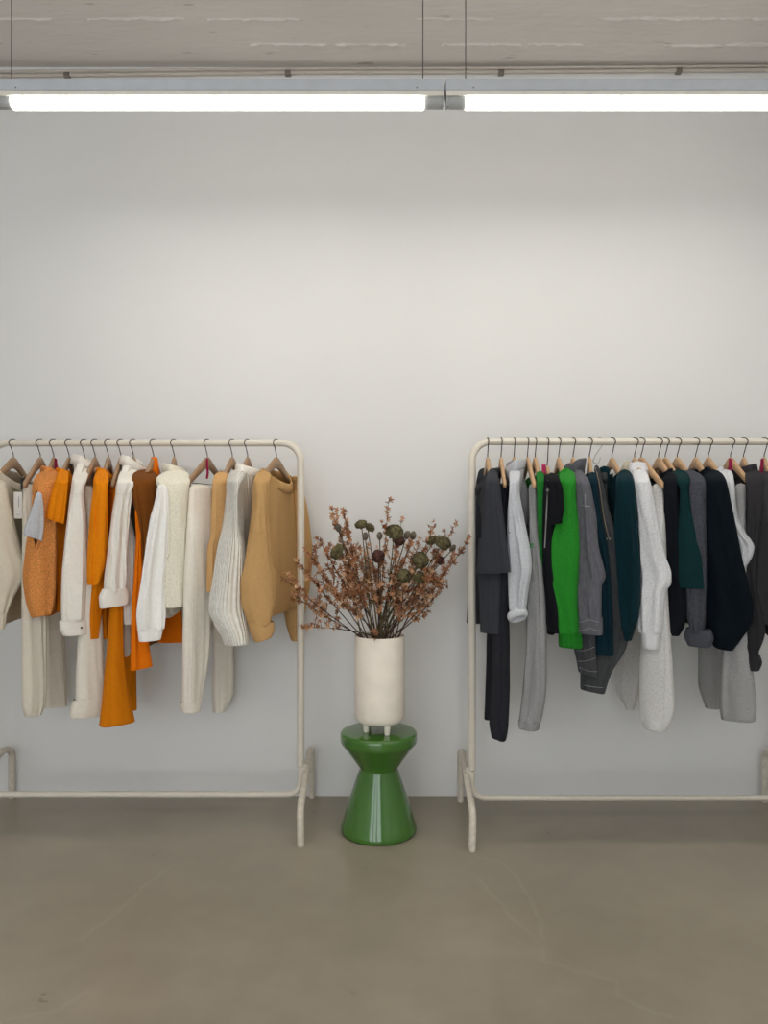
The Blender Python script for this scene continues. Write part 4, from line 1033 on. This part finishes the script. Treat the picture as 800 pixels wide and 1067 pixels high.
garment(1, 724.5, 742, 'sweater', 'black navy balloon-sleeved sweater, the broadest dark shape on the right rack', 'sweater', 'knit', (5, 15, 24), 'black navy balloon-sleeved sweater',
    yneck=488, yhem=650, T=.026, near=[(488,736,749),(501,735,754),(532,735,760),(570,735,766),(609,735,773),(630,735.5,777),(645,736,776.5),(660,740,770),(675,744,763)], nd=.242, n0=.08, sth=.034, amp=.012, tilt=1.5, bodykw=dict(Wn=.165))
garment(1, 738, 757, 'sweatshirt', 'pale grey marl sweatshirt with bent elbow right of the black navy sweater', 'sweatshirt', 'marl', (206, 208, 211), 'pale grey bent-elbow sweatshirt',
    yneck=488, yhem=640, T=.02, seams=[[(759, 536), (768, 535)]], near=[(488,750,761),(510,754,765),(540,758,769),(556,761,776),(570,764,784),(578,765,783),(592,766,778),(620,764,777),(674,760,768)], nd=.222, n0=.09, sth=.024, amp=.009, bodykw=dict(Wn=.16))
trousers(1, 761, 783, 'sweatpants', 'heather grey sweatpants with wide hem under the black navy sweater', 'sweatpants', 'marl', (162, 162, 162), 'heather grey wide sweatpants',
    near=[(505,766,777),(560,767,778.5),(620,761,778),(684,755,780),(715,753.5,782.5),(735,753,784),(750,754.5,783)], far=[(560,740,756),(600,735,752),(676,729,751),(711,729,750.5),(737,735,750)], nd=.195, sth=.03, psi=35, fd=.14, tilt=-1, ribbon=True)
garment(1, 774.5, 786, 'sweatshirt', 'charcoal funnel-neck sweatshirt with gathered cuff near the right edge', 'sweatshirt', 'cotton', (50, 49, 52), 'charcoal funnel-neck sweatshirt',
    yneck=492, yhem=650, T=.02, near=[(488,778,791),(510,779,796),(560,779,793),(610,777,790),(640,776,794),(655,776,795),(684,780.5,790)], cuff=[(682,779.5,791.5),(690,779,793),(698,781,792)], col_kind='high', nd=.225, n0=.08, sth=.026, amp=.009, bodykw=dict(Wn=.16, dip=.012))
garment(1, 796, 806, 'sweatshirt', 'charcoal dropped-shoulder sweatshirt cut by the right edge of the photo', 'sweatshirt', 'cotton', (54, 54, 57), 'charcoal dropped-shoulder sweatshirt',
    yneck=489, yhem=655, T=.026, seams=[[(790, 549), (796, 547), (808, 545)]], near=[(492,795,812),(530,791,815),(570,788.5,818),(610,788,820),(650,788.5,822)], nd=.245, n0=.09, sth=.034, ribbon=True, bodykw=dict(dip=.06))


# ------------------------------------------------------------------ daylight from the open shop front behind the camera, camera, exposure
w = bpy.data.worlds.new('overcast_sky'); SC.world = w; w.use_nodes = True
bg = w.node_tree.nodes['Background']; bg.inputs[0].default_value = (.895, .945, 1, 1); bg.inputs[1].default_value = 2.8
cam = bpy.data.cameras.new('camera'); co = bpy.data.objects.new('camera', cam); COL.objects.link(co)
co.location = (0, 0, CH); co.rotation_euler = (PI/2, 0, 0)
cam.sensor_fit = 'HORIZONTAL'; cam.sensor_width = 36; cam.lens = 36*F/800; cam.clip_start = .05
SC.camera = co
SC.view_settings.view_transform = 'Standard'; SC.view_settings.look = 'None'
SC.view_settings.gamma = 1; SC.view_settings.use_curve_mapping = False
SC.view_settings.exposure = 0.36
